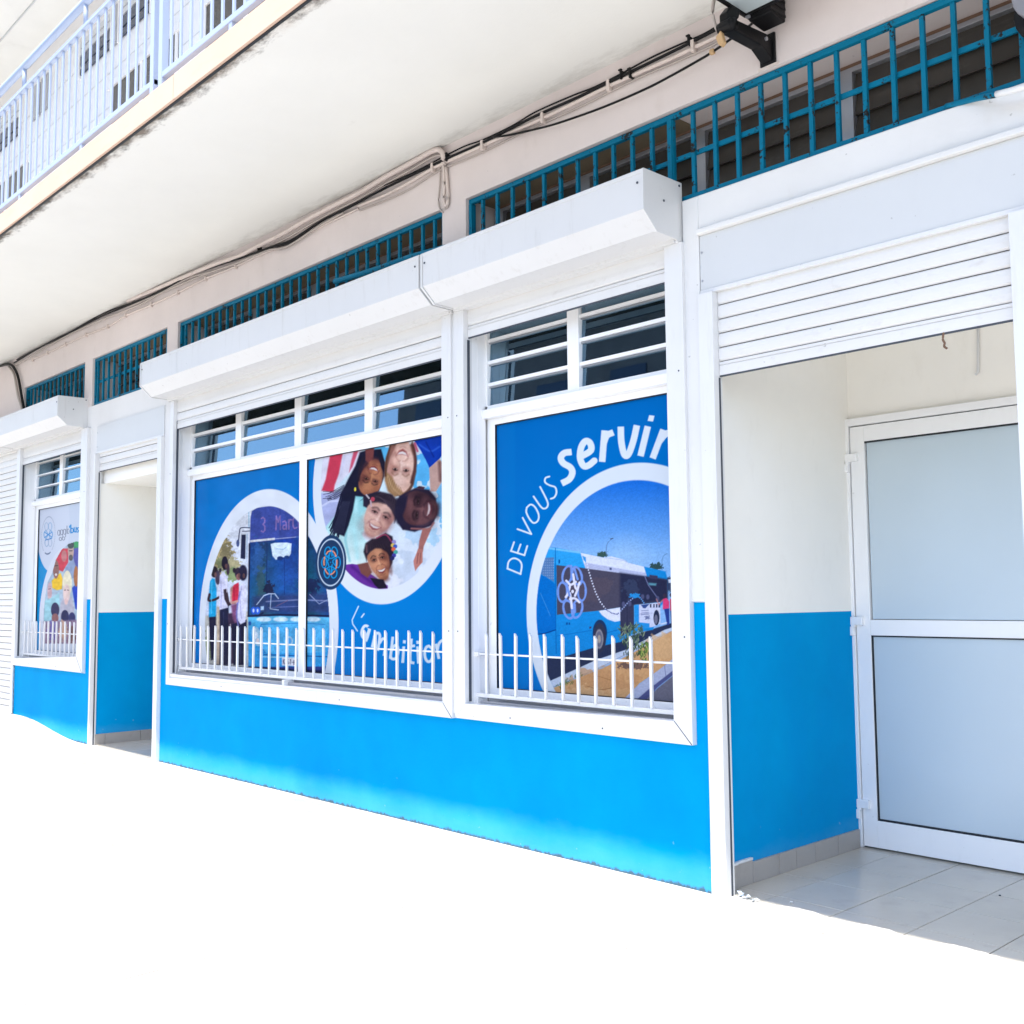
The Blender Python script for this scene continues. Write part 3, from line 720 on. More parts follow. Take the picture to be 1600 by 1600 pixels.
MB().tube(trace([(696, 258), (698, 285), (702, 310), (699, 324), (692, 326)], -.010), .004, 6).build('wire', M['cable_grey'], t, smooth=True)
hang = [(770, 214), (790, 212), (819, 206), (860, 196), (897, 184), (936, 170), (975, 154), (1015, 136), (1053, 116), (1085, 98), (1112, 82), (1143, 60), (1165, 45), (1185, 28)]
t = MB().tube(trace(hang, -.03), .0055, 6).build('hanging_cable', M['black'], smooth=True)
tag(t, 'slack thin black cable sagging between the clips and the floodlight', 'cable')
t = MB().tube(trace([(0, 572), (12, 569), (20, 572), (27, 585), (31, 602), (34, 620), (37, 636), (40, 650)], -.028), .014, 8).build('cable_drop', M['black'], smooth=True)
tag(t, 'thick black cable turning down the wall at the far left', 'cable')
t = MB().tube(trace([(14, 573), (22, 585), (25, 600), (28, 618), (33, 634), (37, 650)], -.02), .013, 8).build('cable_drop', M['cable_grey'], smooth=True)
tag(t, 'dusty grey cable beside the black drop at the far left', 'cable')
for (u, v), lab in zip(((1078, 65), (972, 118), (986, 116), (699, 247), (405, 391)), ('nearest the floodlight', 'left one of the close pair', 'right one of the close pair', 'above the hanging loop', 'above the wide window')):
    p = on_wall(u, v, -.02)
    m = MB().box(p.x-.0055, p.x+.0055, -.034, 0, p.z-.020, p.z+.022).box(p.x-.015, p.x+.005, -.034, -.02, p.z+.023, p.z+.030).build('cable_clamp', M['black'], None, .003)
    tag(m, 'small black cable clamp on the black cable, ' + lab, 'clamp', 'black cable clamps')

# ------------------------------------------------------------------ floodlight on its arm
xb = -2.325
t = thing('floodlight', 'black floodlight with glass front on a wall arm above the right grille', 'floodlight', (xb, 0, 3.41))
MB().box(xb-.038, xb+.036, -.012, .0, 3.405, 3.535).build('wall_plate', M['lamp_black'], t, .004)
B(xb-.05, xb+.045, -.006, -.001, 3.395, 3.405).build('plate_edge', M['conduit'], t)
MB().prism_x([(-.012, 3.415), (-.012, 3.50), (-.045, 3.515), (-.30, 3.49), (-.315, 3.475), (-.315, 3.455), (-.30, 3.443), (-.085, 3.452)], xb-.030, xb+.024).build('arm', M['lamp_black'], t, .005)
MB().tube([(xb-.04, -.287, 3.466), (xb+.034, -.287, 3.466)], .024, 14, False).build('pivot', M['lamp_black'], t, smooth=True)
MB().tube([(xb+.024, -.06, 3.487), (xb+.032, -.06, 3.487)], .008, 8, False).build('bolt', M['alu_raw'], t)
MB().prism_x([(-.305, 3.470), (-.262, 3.480), (-.225, 3.52), (-.215, 3.556), (-.27, 3.556), (-.305, 3.515)], xb-.028, xb+.012).build('yoke', M['lamp_black'], t, .005)
# head: flat housing over a downward glass, ballast box on the wall side
hx = -2.322
MB().prism_x([(-.385, 3.575), (-.372, 3.64), (-.20, 3.66), (-.165, 3.575)], hx, hx+.30).build('head', M['lamp_black'], t, .008)
MB().box(hx-.012, hx+.004, -.395, -.155, 3.552, 3.578).box(hx+.296, hx+.312, -.395, -.155, 3.552, 3.578).box(hx+.004, hx+.296, -.395, -.380, 3.552, 3.578).box(hx+.004, hx+.296, -.170, -.155, 3.552, 3.578).build('bezel', M['lamp_black'], t, .003)
B(hx+.005, hx+.295, -.379, -.171, 3.560, 3.566).build('front_glass', M['lamp_glass'], t, .001)
MB().prism_x([(-.150, 3.535), (-.158, 3.60), (-.15, 3.68), (-.055, 3.69), (-.035, 3.62), (-.04, 3.53)], hx+.002, hx+.105).build('ballast_box', M['lamp_black'], t, .006)
for k in range(4): MB().prism_x([(-.153, 3.545+k*.03), (-.157, 3.555+k*.03), (-.045, 3.56+k*.03), (-.041, 3.548+k*.03)], hx-.002, hx+.109).build('rib', M['lamp_black'], t, .002)
MB().tube([(hx+.002, -.165, 3.548), (hx+.018, -.165, 3.545)], .007, 8, False).build('screw', M['alu_raw'], t)
MB().tube([(xb-.055, -.29, 3.62), (xb-.062, -.30, 3.55), (xb-.055, -.295, 3.49), (xb-.04, -.29, 3.455)], .007, 8).build('lead', M['cable_grey'], t, smooth=True)
MB().prism_y([(xb-.045, 3.43), (xb-.02, 3.45), (xb-.008, 3.40), (xb-.022, 3.385), (xb-.035, 3.40)], -.31, -.285).build('connector', M['ochre'], t, .004)
p = on_wall(1113, 81, -.03)
o = MB().box(p.x-.012, p.x+.012, -.04, -.02, p.z-.012, p.z+.012).build('cable_joint', M['ochre'], None, .006)
tag(o, 'small yellowed joint on the slack cable left of the floodlight', 'cable joint')
# second fitting cut by the frame at the right edge
t = thing('wall_lamp', 'round grey lamp head with black rim at the upper right edge', 'lamp', (-1.200, -.1, 3.15))
MB().tube([(-1.200, .0, 3.17), (-1.200, -.20, 3.155)], .085, 20, False).build('casing', M['lamp_grey'], t, .006, smooth=False)
MB().tube([(-1.228, .004, 3.172), (-1.228, -.05, 3.167)], .108, 20, False).build('rim', M['lamp_black'], t, .004)
MB().tube([(-1.228, -.02, 3.09), (-1.245, -.015, 3.03), (-1.25, -.02, 2.985)], .018, 8).build('stem', M['lamp_black'], t, smooth=True)
MB().tube([(-1.245, .03, 2.985), (-1.245, -.03, 3.005), (-1.228, -.06, 3.03)], .016, 10).build('nozzle', M['conduit'], t, smooth=True)

# little things by the door
p = on_wall(1475, 522, .012)
o = MB().tube([(p.x, .012, p.z+.01), (p.x-.004, .010, p.z-.018), (p.x+.003, .008, p.z-.034), (p.x+.001, .006, p.z-.045), (p.x+.012, .004, p.z-.056)], .0042, 6).build('wire_hook', M['brown'], smooth=True)
tag(o, 'short bent rusty wire hanging from the shutter edge above the glass door', 'wire')
p = on_wall(1528, 585, 1.19); q = on_wall(1528, 500, 1.19)
o = MB().tube([(q.x, 1.192, q.z), (p.x, 1.192, p.z+.01), (p.x-.012, 1.19, p.z)], .006, 8, False).build('wall_cable', M['alu'], smooth=True)
tag(o, 'white cable stub running down the cream wall above the glass door', 'cable')
m = MB(); rr = random.Random(5)
for i in range(9):
    x = -2.60 + i*.013; yv = .028 - i*.004
    m.v += [(x + rr.uniform(-.008, .008), yv + rr.uniform(-.02, .02), rr.uniform(.006, .024)) for _ in range(3)]
m.f = [(i, i+1, i+2) for i in range(len(m.v)-2)]
o = m.build('crumpled_wrapper', M['litter']); tag(o, 'crumpled pale blue plastic scrap on the threshold by the door frame', 'litter')
for (x, yv, r, lab) in ((-2.40, .10, .008, 'tiny pale pebble on the tiles near the threshold'), (-1.86, .78, .006, 'tiny dark crumb on the tiles in front of the door')):
    bm = bmesh.new(); bmesh.ops.create_icosphere(bm, subdivisions=1, radius=r)
    for v in bm.verts: v.co *= rr.uniform(.7, 1.2); v.co.z *= .6
    me = bpy.data.meshes.new('pebble'); bm.to_mesh(me); bm.free(); me.materials.append(M['white'] if x < -2 else M['gasket'])
    o = bpy.data.objects.new('pebble', me); COL.objects.link(o); o.location = (x, yv, r*.5); tag(o, lab, 'pebble')

# ------------------------------------------------------------------ across the street (seen only as reflections)
ob = thing('street_building', 'grey apartment block across the street', 'building', (-8, -17, 0))
w = B(-27.2, -13, -27, -16, -.2, 10.6).build('wall', M['opp'], ob)
for i in range(5):
    for k in range(3): B(-26.2+i*2.7, -25.0+i*2.7, -16.01, -15.95, 1.4+k*3.1, 2.9+k*3.1).build('window', M['navy'], ob)
B(-27.4, -12.8, -27.4, -15.6, 10.6, 10.9).build('roof', M['roof'], ob)
B(-33.2, -27.2, -24, -16, -.2, 7.35).build('annex', M['opp'], ob)
MB().tube([(-30.1, -16.5, 7.3), (-30.1, -16.5, 8.3)], .12, 8, False).build('chimney', M['roof'], ob)
ob = thing('low_house', 'low white house across the street', 'building', (-34, -20, 0))
B(-48, -33.5, -30, -18, -.2, 6.25).build('wall', M['opp_white'], ob)
MB().prism_x([(-17.4, 6.2), (-24, 8.6), (-30.6, 6.2)], -48.6, -33.2).build('roof', M['roof'], ob)

# ------------------------------------------------------------------ printed window posters
# Each poster is a flat sheet whose print is worked out point by point (colour attribute on a fine mesh).
YP = .156
def lin(c):
    c = np.asarray(c, float) / 255.0
    return np.where(c <= .04045, c/12.92, ((c+.055)/1.055)**2.4)
class Print:
    """point cloud of one sheet; U,V are the survey-photo coordinates of the print"""
    def __init__(s, x0, x1, z0, z1, nx, nz):
        s.nx, s.nz = nx, nz
        s.X, s.Z = np.meshgrid(np.linspace(x0, x1, nx), np.linspace(z0, z1, nz), indexing='ij')
        d = np.stack([s.X - CAM.x, np.full_like(s.X, YP - CAM.y), s.Z - CAM.z], -1) @ ROWS.T
        s.U = 800 + FPX * d[..., 0] / d[..., 2]; s.V = 800 - FPX * d[..., 1] / d[..., 2]
        s.C = np.zeros(s.X.shape + (3,)); s.clip = None; s.sk = 1.2; s.frame(0, 0, 1)
        r = np.random.RandomState(3)
        s.tabs = [r.rand(64, 64) for _ in range(4)]
    def frame(s, u0, v0, k):
        s.k = k; s.A = (s.U - u0) * k; s.Bv = (s.V - v0) * k
    def put(s, a, c):
        if s.clip is not None: a = a * s.clip
        if not callable(c): c = np.asarray(c, float)
        else: c = c(s.A, s.Bv)
        s.C = s.C * (1 - a[..., None]) + c * a[..., None]
    def sub(s, x0, y0, x1, y1):
        return (s.A >= x0) & (s.A <= x1) & (s.Bv >= y0) & (s.Bv <= y1)
    def soft(s, d, w): return np.clip(.5 - d / w, 0, 1)
    def segd(s, pts, m, closed=False):
        P = np.array(pts, float); x = s.A[m]; y = s.Bv[m]; D = np.full(x.shape, 1e9)
        n = len(P)
        for i in range(n if closed else n-1):
            a, b = P[i], P[(i+1) % n]; e = b-a; L = max(e @ e, 1e-9)
            t = np.clip(((x-a[0])*e[0] + (y-a[1])*e[1]) / L, 0, 1)
            D = np.minimum(D, np.hypot(x-a[0]-t*e[0], y-a[1]-t*e[1]))
        return D
    def poly(s, pts, c, soft=None, alpha=1.):
        w = soft or s.sk*s.k; P = np.array(pts, float)
        m = s.sub(P[:,0].min()-w, P[:,1].min()-w, P[:,0].max()+w, P[:,1].max()+w)
        if not m.any(): return
        x = s.A[m]; y = s.Bv[m]; ins = np.zeros(x.shape, bool); n = len(P)
        for i in range(n):
            x1, y1 = P[i]; x2, y2 = P[(i+1) % n]
            if y1 != y2: ins ^= ((y1 > y) != (y2 > y)) & (x < (x2-x1)*(y-y1)/(y2-y1) + x1)
        D = s.segd(pts, m, True); D = np.where(ins, -D, D)
        a = np.zeros(s.A.shape); a[m] = s.soft(D, w) * alpha; s.put(a, c)
    def ell(s, cx, cy, rx, ry, c, rot=0, soft=None, alpha=1., ring=None):
        w = soft or s.sk*s.k; R = max(rx, ry) + w*1.5 + (ring or 0)
        m = s.sub(cx-R, cy-R, cx+R, cy+R)
        if not m.any(): return
        t = math.radians(rot); x = s.A[m]-cx; y = s.Bv[m]-cy
        p = x*math.cos(t) + y*math.sin(t); q = -x*math.sin(t) + y*math.cos(t)
        r = np.hypot(p/rx, q/ry); D = (r-1) * np.hypot(p, q) / np.maximum(r, 1e-6)
        D = np.where(r < 1e-3, -min(rx, ry), D)
        if ring: D = np.abs(D) - ring/2
        a = np.zeros(s.A.shape); a[m] = s.soft(D, w) * alpha; s.put(a, c)
    def line(s, pts, w, c, soft=None, alpha=1., curve=False, butt=False):
        if curve and len(pts) > 2:
            P = [np.array(p, float) for p in pts]; E = [2*P[0]-P[1]] + P + [2*P[-1]-P[-2]]; Q = []
            for i in range(1, len(E)-2):
                a, b, cc, d = E[i-1:i+3]
                for t in np.linspace(0, 1, 6)[:-1]: Q.append(.5*((2*b)+(cc-a)*t+(2*a-5*b+4*cc-d)*t*t+(3*b-a-3*cc+d)*t**3))
            pts = Q + [P[-1]]
        sw = soft or s.sk*s.k; P = np.array(pts, float); R = w/2+sw
        m = s.sub(P[:,0].min()-R, P[:,1].min()-R, P[:,0].max()+R, P[:,1].max()+R)
        if not m.any(): return
        v = s.soft(s.segd(pts, m) - w/2, sw) * alpha
        if butt:                                    # square-cut stroke ends
            x = s.A[m]; y = s.Bv[m]
            for p0, p1 in ((P[0], P[1]), (P[-1], P[-2])):
                e = (p1-p0)/max(np.hypot(*(p1-p0)), 1e-9); t = (x-p0[0])*e[0] + (y-p0[1])*e[1]
                v = v * np.where(np.hypot(x-p0[0], y-p0[1]) < w, np.clip(.5 + t/sw, 0, 1), 1)
        a = np.zeros(s.A.shape); a[m] = v; s.put(a, c)
    def disc(s, x, z, r, c, r2=None):
        """true circle on the sheet (metres)"""
        D = np.hypot(s.X-x, s.Z-z); a = s.soft(D-r, .006)
        if r2: a = a * (1 - s.soft(D-r2, .006))
        s.put(a, c)
    def circ(s, x, z, r): return s.soft(np.hypot(s.X-x, s.Z-z)-r, .006)
    def noise(s, scale, k=0):
        x = s.A/scale + 7*k; y = s.Bv/scale + 3*k; T_ = s.tabs[k % 4]
        xi = np.floor(x).astype(int); yi = np.floor(y).astype(int); fx = x-xi; fy = y-yi
        fx = fx*fx*(3-2*fx); fy = fy*fy*(3-2*fy)
        g = lambda i, j: T_[(xi+i) % 64, (yi+j) % 64]
        return (g(0,0)*(1-fx)+g(1,0)*fx)*(1-fy) + (g(0,1)*(1-fx)+g(1,1)*fx)*fy
    def blotch(s, cx, cy, rx, ry, c, scale, thr=.5, k=0, alpha=1., rot=0):
        """ragged patch (foliage, cloud, hair)"""
        t = math.radians(rot); x = s.A-cx; y = s.Bv-cy
        p = (x*math.cos(t)+y*math.sin(t))/rx; q = (-x*math.sin(t)+y*math.cos(t))/ry
        f = 1-np.hypot(p, q); n = .6*s.noise(scale, k)+.4*s.noise(scale*.45, k+1)
        s.put(np.clip((f+(n-thr)*1.3)*6, 0, 1)*(f > -.35)*alpha, c)
    def grain(s, amt, scale, k=2):
        n = s.noise(scale, k)-.5; a = s.clip if s.clip is not None else 1.
        s.C = np.clip(s.C*(1+(n*amt*a)[..., None]), 0, 255)
    def face(s, cx, cy, rx, ry, rot, skin, lite, dark, teeth=True, brow=(40, 28, 30), smile=1.):
        """smiling head; rot turns the chin away from straight down (180 = upside down)"""
        t = math.radians(rot); cs, sn = math.cos(t), math.sin(t)
        L = lambda u, v: (cx + u*rx*cs - v*ry*sn, cy + u*rx*sn + v*ry*cs)
        R = rot
        s.ell(*L(0, -.26), rx*.98, ry*.76, skin, R, soft=.12*rx)
        s.ell(*L(0, .08), rx*.90, ry*.62, skin, R, soft=.14*rx)
        s.ell(*L(0, .44), rx*.64, ry*.54, skin, R, soft=.16*rx)
        s.ell(*L(-.78, .55), rx*.30, ry*.34, dark, R, soft=.4*rx, alpha=.25)
        s.ell(*L(-.42, .12), rx*.42, ry*.42, lite, R, soft=.6*rx, alpha=.75)
        s.ell(*L(.15, -.5), rx*.5, ry*.3, lite, R, soft=.6*rx, alpha=.5)
        s.ell(*L(.72, .1), rx*.3, ry*.7, dark, R, soft=.5*rx, alpha=.6)
        s.ell(*L(0, .95), rx*.5, ry*.14, dark, R, soft=.3*rx, alpha=.5)
        for sd in (-1, 1):
            s.ell(*L(sd*.40, -.16), rx*.30, ry*.13, dark, R, soft=.34*rx, alpha=.75)
            s.ell(*L(sd*.40, -.135), rx*.16, ry*.034, tuple(.62*c+40 for c in lite), R, soft=.10*rx, alpha=.8)
            s.ell(*L(sd*.40, -.145), rx*.08, ry*.045, (34, 24, 26), R, soft=.09*rx)
            s.line([L(sd*.22, -.165), L(sd*.40, -.195), L(sd*.58, -.145)], .045*rx, (40, 28, 30), soft=.10*rx, curve=True, alpha=.85)
            s.line([L(sd*.24, -.09), L(sd*.40, -.075), L(sd*.56, -.095)], .04*rx, dark, soft=.12*rx, curve=True, alpha=.6)
            s.line([L(sd*.18, -.31), L(sd*.40, -.37), L(sd*.64, -.28)], .07*rx, brow, soft=.16*rx, curve=True, alpha=.75)
            s.ell(*L(sd*.11, .17), rx*.055, ry*.03, dark, R, soft=.10*rx, alpha=.8)
            s.ell(*L(sd*.46, .20), rx*.26, ry*.15, tuple(min(255, c*1.06+6) for c in skin), R, soft=.34*rx, alpha=.7)
            s.line([L(sd*.22, .17), L(sd*.42, .28), L(sd*.50, .46)], .05*rx, dark, soft=.16*rx, curve=True, alpha=.6)
        s.line([L(.06, -.18), L(.10, .05), L(.16, .14)], .06*rx, dark, soft=.16*rx, curve=True, alpha=.55)
        s.line([L(-.02, -.15), L(-.02, .08)], .10*rx, lite, soft=.16*rx, alpha=.7)
        s.ell(*L(0, .13), rx*.16, ry*.07, lite, R, soft=.14*rx, alpha=.6)
        w = .44*smile
        n = s.noise(rx*.32, 2)*.6 + s.noise(rx*.12, 1)*.4 - .5
        q = np.clip(1.25-np.hypot(((s.A-cx)*cs+(s.Bv-cy)*sn)/rx, (-(s.A-cx)*sn+(s.Bv-cy)*cs)/ry), 0, .3)/.3
        s.C = np.clip(s.C*(1+.16*(n*q)[..., None]), 0, 255)
        m = [L(-w, .36), L(-w*.5, .40), L(0, .41), L(w*.5, .40), L(w, .36), L(w*.62, .54), L(0, .62), L(-w*.62, .54)]
        s.poly(m, tuple(.5*a+.5*b for a, b in zip(dark, (140, 50, 60))), soft=.13*rx)
        if teeth:
            m = [L(-w*.80, .395), L(0, .43), L(w*.80, .395), L(w*.52, .485), L(0, .525), L(-w*.52, .485)]
            s.poly(m, (232, 226, 224), soft=.11*rx)
        s.line([L(-w*.5, .66), L(0, .70), L(w*.5, .66)], .05*rx, dark, soft=.12*rx, curve=True, alpha=.5)
    def cap(s, cx, cy, rx, ry, rot, c):
        t = math.radians(rot); cs, sn = math.cos(t), math.sin(t)
        P = [(cx+u*rx*cs-v*ry*sn, cy+u*rx*sn+v*ry*cs) for u, v in ((-1.08, -.2), (-.86, -.46), (-.45, -.62), (.05, -.70), (.5, -.60), (.88, -.36), (1.08, -.1), (1.14, -.6), (.7, -1.08), (0, -1.2), (-.7, -1.08), (-1.1, -.7))]
        s.poly(P, c, soft=.16*rx)
        for k in range(9):
            u = -.8+k*.2; q = [(u*.6, -1.1), (u*.9, -.85), (u*1.05, -.5-.18*(1-abs(u)))]
            s.line([(cx+a*rx*cs-b*ry*sn, cy+a*rx*sn+b*ry*cs) for a, b in q], .05*rx, tuple(min(255, x+34) for x in c), soft=.09*rx, curve=True, alpha=.45)
    def build(s, label, gain=.69):
        n, k = s.nx, s.nz
        me = bpy.data.meshes.new('poster')
        co = np.stack([s.X, np.full_like(s.X, YP), s.Z], -1).reshape(-1, 3)
        o0 = co.mean(0); o0[1] = YP
        idx = np.arange(n*k).reshape(n, k)
        q = np.stack([idx[:-1, :-1], idx[1:, :-1], idx[1:, 1:], idx[:-1, 1:]], -1).reshape(-1, 4)
        me.vertices.add(n*k); me.vertices.foreach_set('co', (co-o0).astype(np.float32).ravel())
        me.loops.add(q.size); me.loops.foreach_set('vertex_index', q.astype(np.int32).ravel())
        me.polygons.add(len(q)); me.polygons.foreach_set('loop_start', (np.arange(len(q))*4).astype(np.int32))
        me.update(calc_edges=True)
        a = me.color_attributes.new('print', 'FLOAT_COLOR', 'POINT')
        c = np.ones((n*k, 4), np.float32); c[:, :3] = (lin(s.C).reshape(-1, 3) * gain)
        a.data.foreach_set('color', c.ravel())
        me.materials.append(M['print'])
        o = bpy.data.objects.new('poster', me); COL.objects.link(o); o.location = o0
        return tag(o, label, 'poster', 'printed posters in the shop windows')

BLUE = lambda A, Bv: (0, 118, 204)
WHITE = (226, 233, 243)
def ground_blue(p, top=(0, 112, 196), bot=(0, 128, 214)):
    f = ((p.Z - .75) / 1.4)[..., None]
    p.C = np.array(top)*f + np.array(bot)*(1-f)

# --- bus coming head-on, spread over both panes of the wide window
def bus_front(p):
    p.disc(-6.622, 1.063, .94, WHITE)
    p.clip = p.circ(-6.627, 1.041, .842); p.sk = 1.9
    p.frame(300, 760, 5.335)
    p.put(np.ones(p.A.shape), lambda A, Bv: np.stack([205+18*np.clip((900-Bv)/700, 0, 1), 215+12*np.clip((900-Bv)/700, 0, 1), 236+0*A], -1))
    p.blotch(265, 570, 95, 150, (168, 152, 108), 26, .52, 0); p.blotch(285, 545, 60, 110, (120, 112, 84), 16, .62, 1, .8)
    p.blotch(345, 650, 65, 60, (176, 168, 130), 18, .5, 2); p.blotch(340, 735, 70, 60, (140, 158, 112), 20, .45, 1); p.blotch(240, 640, 40, 60, (120, 125, 90), 14, .5, 1)
    p.poly([(100, 1080), (480, 1040), (480, 1500), (100, 1500)], (196, 194, 186)); p.blotch(130, 1350, 30, 130, (130, 145, 105), 16, .5, 1)
    p.poly([(205, 1000), (240, 1000), (245, 1500), (200, 1500)], (190, 170, 150), soft=20)
    # people waiting
    p.poly([(140, 1070), (200, 1070), (200, 1300), (190, 1440), (160, 1450), (150, 1300)], (34, 34, 62))
    p.poly([(150, 790), (170, 765), (190, 770), (206, 860), (200, 1085), (140, 1090), (143, 880)], (28, 160, 216), soft=10)
    p.ell(186, 712, 30, 48, (44, 36, 44), soft=10); p.ell(215, 760, 22, 60, (70, 60, 80), soft=14)
    p.line([(146, 900), (140, 950), (185, 945), (225, 925)], 20, (60, 42, 48), soft=8, curve=True)
    p.poly([(230, 1000), (304, 985), (312, 1200), (300, 1490), (228, 1490), (232, 1250)], (30, 32, 62))
    p.poly([(232, 745), (258, 705), (295, 750), (304, 870), (300, 1010), (228, 1030), (226, 860)], (214, 214, 240), soft=10)
    p.poly([(262, 860), (292, 850), (312, 960), (330, 985), (300, 1000), (270, 940)], (58, 44, 54), soft=8)
    p.ell(274, 640, 27, 58, (34, 28, 46), soft=8); p.ell(300, 690, 14, 50, (70, 55, 70), soft=10)
    p.poly([(300, 1060), (400, 1050), (405, 1470), (318, 1480)], (62, 44, 70), soft=14)
    p.poly([(322, 860), (350, 820), (388, 800), (402, 880), (384, 960), (336, 985)], (206, 46, 74), soft=10)
    p.poly([(320, 850), (340, 830), (330, 960), (370, 960), (362, 985), (318, 970)], (188, 140, 128), soft=10)
    p.poly([(325, 990), (380, 975), (372, 1170), (340, 1100)], (130, 80, 120), soft=18)
    p.ell(384, 722, 28, 46, (52, 40, 60), soft=10); p.ell(388, 755, 20, 28, (150, 100, 100), soft=8); p.ell(425, 720, 36, 66, (38, 34, 60), soft=14)
    p.poly([(330, 1150), (455, 1110), (455, 1490), (345, 1490)], (28, 30, 58), soft=10)
    p.poly([(392, 830), (432, 800), (452, 850), (456, 960), (444, 1130), (404, 1150), (372, 1100), (388, 960)], (222, 222, 246), soft=10)
    p.line([(400, 880), (372, 1050), (385, 1160)], 12, (120, 120, 190), soft=10, curve=True); p.line([(330, 970), (380, 955)], 16, (200, 150, 140), soft=8)
    for hx_, hy_ in ((196, 735), (284, 665), (392, 742), (432, 745)): p.ell(hx_, hy_, 10, 20, (120, 80, 76), soft=9, alpha=.8)
    p.line([(238, 760), (246, 900), (240, 1010)], 7, (170, 172, 214), soft=9, curve=True); p.line([(280, 770), (292, 880)], 6, (236, 236, 250), soft=8); p.line([(165, 800), (160, 1060)], 6, (90, 200, 240), soft=8)
    p.line([(212, 1060), (216, 1300)], 9, (222, 206, 180), soft=8); p.line([(320, 1150), (324, 1440)], 7, (196, 190, 190), soft=7); p.line([(262, 1050), (266, 1470)], 5, (52, 54, 92), soft=8); p.line([(400, 1170), (402, 1470)], 5, (52, 54, 92), soft=8)
    p.line([(414, 830), (402, 960), (412, 1100)], 6, (168, 168, 216), soft=8, curve=True); p.line([(350, 850), (352, 950)], 6, (160, 30, 60), soft=8); p.ell(352, 700, 13, 22, (46, 36, 50), soft=8); p.ell(236, 700, 10, 18, (52, 42, 56), soft=8)
    # the bus
    p.poly([(470, 1500), (482, 470), (488, 260), (500, 205), (540, 180), (720, 150), (850, 205), (1000, 310), (1300, 330), (1300, 1560), (470, 1560)], (44, 62, 138))
    p.poly([(490, 455), (492, 260), (505, 208), (545, 183), (720, 155), (1000, 300), (1100, 360), (1100, 400)], (58, 74, 152), soft=10)
    p.poly([(482, 470), (1300, 395), (1300, 1075), (470, 1080)], lambda A, Bv: np.stack([28+6*np.sin(A/41), 62+22*np.clip((Bv-450)/400, 0, 1), 132+26*np.sin(A/60+1)], -1), soft=8)
    p.line([(488, 455), (1300, 385)], 7, (150, 160, 200), soft=6)
    p.poly([(486, 448), (690, 428), (690, 446), (486, 466)], (206, 208, 212), soft=5)
    p.blotch(550, 620, 60, 180, (46, 92, 158), 30, .55, 1, .7); p.blotch(700, 760, 120, 200, (36, 84, 160), 40, .55, 2, .6); p.blotch(860, 640, 90, 200, (30, 72, 150), 36, .5, 0, .6)
    p.line([(625, 470), (620, 1000)], 5, (18, 40, 100), soft=5); p.line([(770, 560), (772, 900)], 4, (20, 46, 110), soft=5)
    p.poly([(655, 480), (690, 470), (790, 468), (830, 476), (824, 560), (800, 600), (760, 590), (700, 612), (672, 580)], (210, 228, 242), soft=6)
    p.ell(735, 600, 26, 18, (26, 52, 110), soft=8); p.ell(790, 590, 22, 14, (30, 60, 120), soft=8); p.line([(700, 520), (760, 525), (790, 505)], 6, (150, 185, 215), soft=6)
    p.blotch(575, 800, 36, 150, (52, 84, 96), 22, .5, 1, .8); p.blotch(640, 850, 40, 60, (30, 38, 70), 18, .45, 2); p.blotch(1000, 830, 60, 80, (30, 44, 84), 24, .45, 2)
    p.poly([(510, 920), (620, 905), (905, 895), (1300, 880), (1300, 1050), (500, 1060)], (50, 62, 112), soft=40, alpha=.8)
    p.line([(620, 960), (900, 945), (1150, 955)], 9, (130, 140, 185), soft=10); p.line([(640, 1010), (880, 1000)], 6, (96, 110, 165), soft=6); p.line([(980, 900), (1060, 980), (1140, 940)], 6, (150, 165, 205), soft=6)
    p.line([(700, 1000), (800, 950)], 5, (120, 90, 120), soft=5)
    p.line([(540, 985), (600, 910), (640, 895), (690, 895), (720, 935)], 8, (186, 206, 236), soft=5); p.line([(660, 900), (652, 1020), (720, 1030)], 7, (170, 190, 222), soft=5)
    p.line([(470, 1082), (720, 1070), (1300, 1085)], 16, (24, 30, 62), soft=8); p.line([(515, 1110), (590, 1055)], 16, (24, 34, 70), soft=6)
    p.ell(515, 1035, 24, 32, (40, 92, 206), soft=4); p.ell(547, 1035, 22, 32, (48, 100, 214), soft=4); p.ell(513, 1035, 8, 16, (190, 210, 245), soft=4); p.ell(547, 1035, 7, 15, (190, 210, 245), soft=4); p.poly([(572, 1000), (598, 998), (598, 1030), (572, 1032)], (160, 190, 220), soft=4)
    p.poly([(468, 1090), (720, 1080), (1300, 1095), (1300, 1500), (470, 1505)], lambda A, Bv: np.stack([52+40*np.clip((1250-Bv)/160, 0, 1), 158+24*np.clip((1250-Bv)/160, 0, 1), 222+0*A], -1), soft=8)
    for x in (600, 740, 880, 1010): p.ell(x, 1108, 62, 20, (206, 232, 246), soft=18)
    p.poly([(575, 1150), (905, 1140), (1120, 1150), (1120, 1380), (905, 1390), (610, 1385), (570, 1330), (560, 1190)], (84, 180, 234), soft=10); p.line([(580, 1390), (610, 1385), (570, 1330), (560, 1190), (580, 1150), (905, 1140), (1110, 1150)], 5, (30, 110, 190), soft=5)
    p.line([(600, 1402), (905, 1412), (1130, 1420)], 7, (18, 70, 140), soft=5); p.line([(590, 1420), (905, 1430)], 8, (180, 225, 245), soft=7)
    p.ell(540, 1250, 40, 84, (150, 190, 214), soft=8, rot=-14); p.ell(530, 1240, 18, 30, (215, 225, 235), soft=8); p.ell(548, 1290, 14, 24, (220, 205, 205), soft=8); p.ell(482, 1142, 12, 18, (40, 90, 170), soft=6)
    p.ell(808, 1290, 34, 40, (170, 205, 226), soft=6); p.ell(808, 1290, 22, 28, (80, 160, 220), soft=6)
    p.poly([(750, 1425), (880, 1432), (878, 1500), (750, 1492)], (226, 226, 236), soft=4)
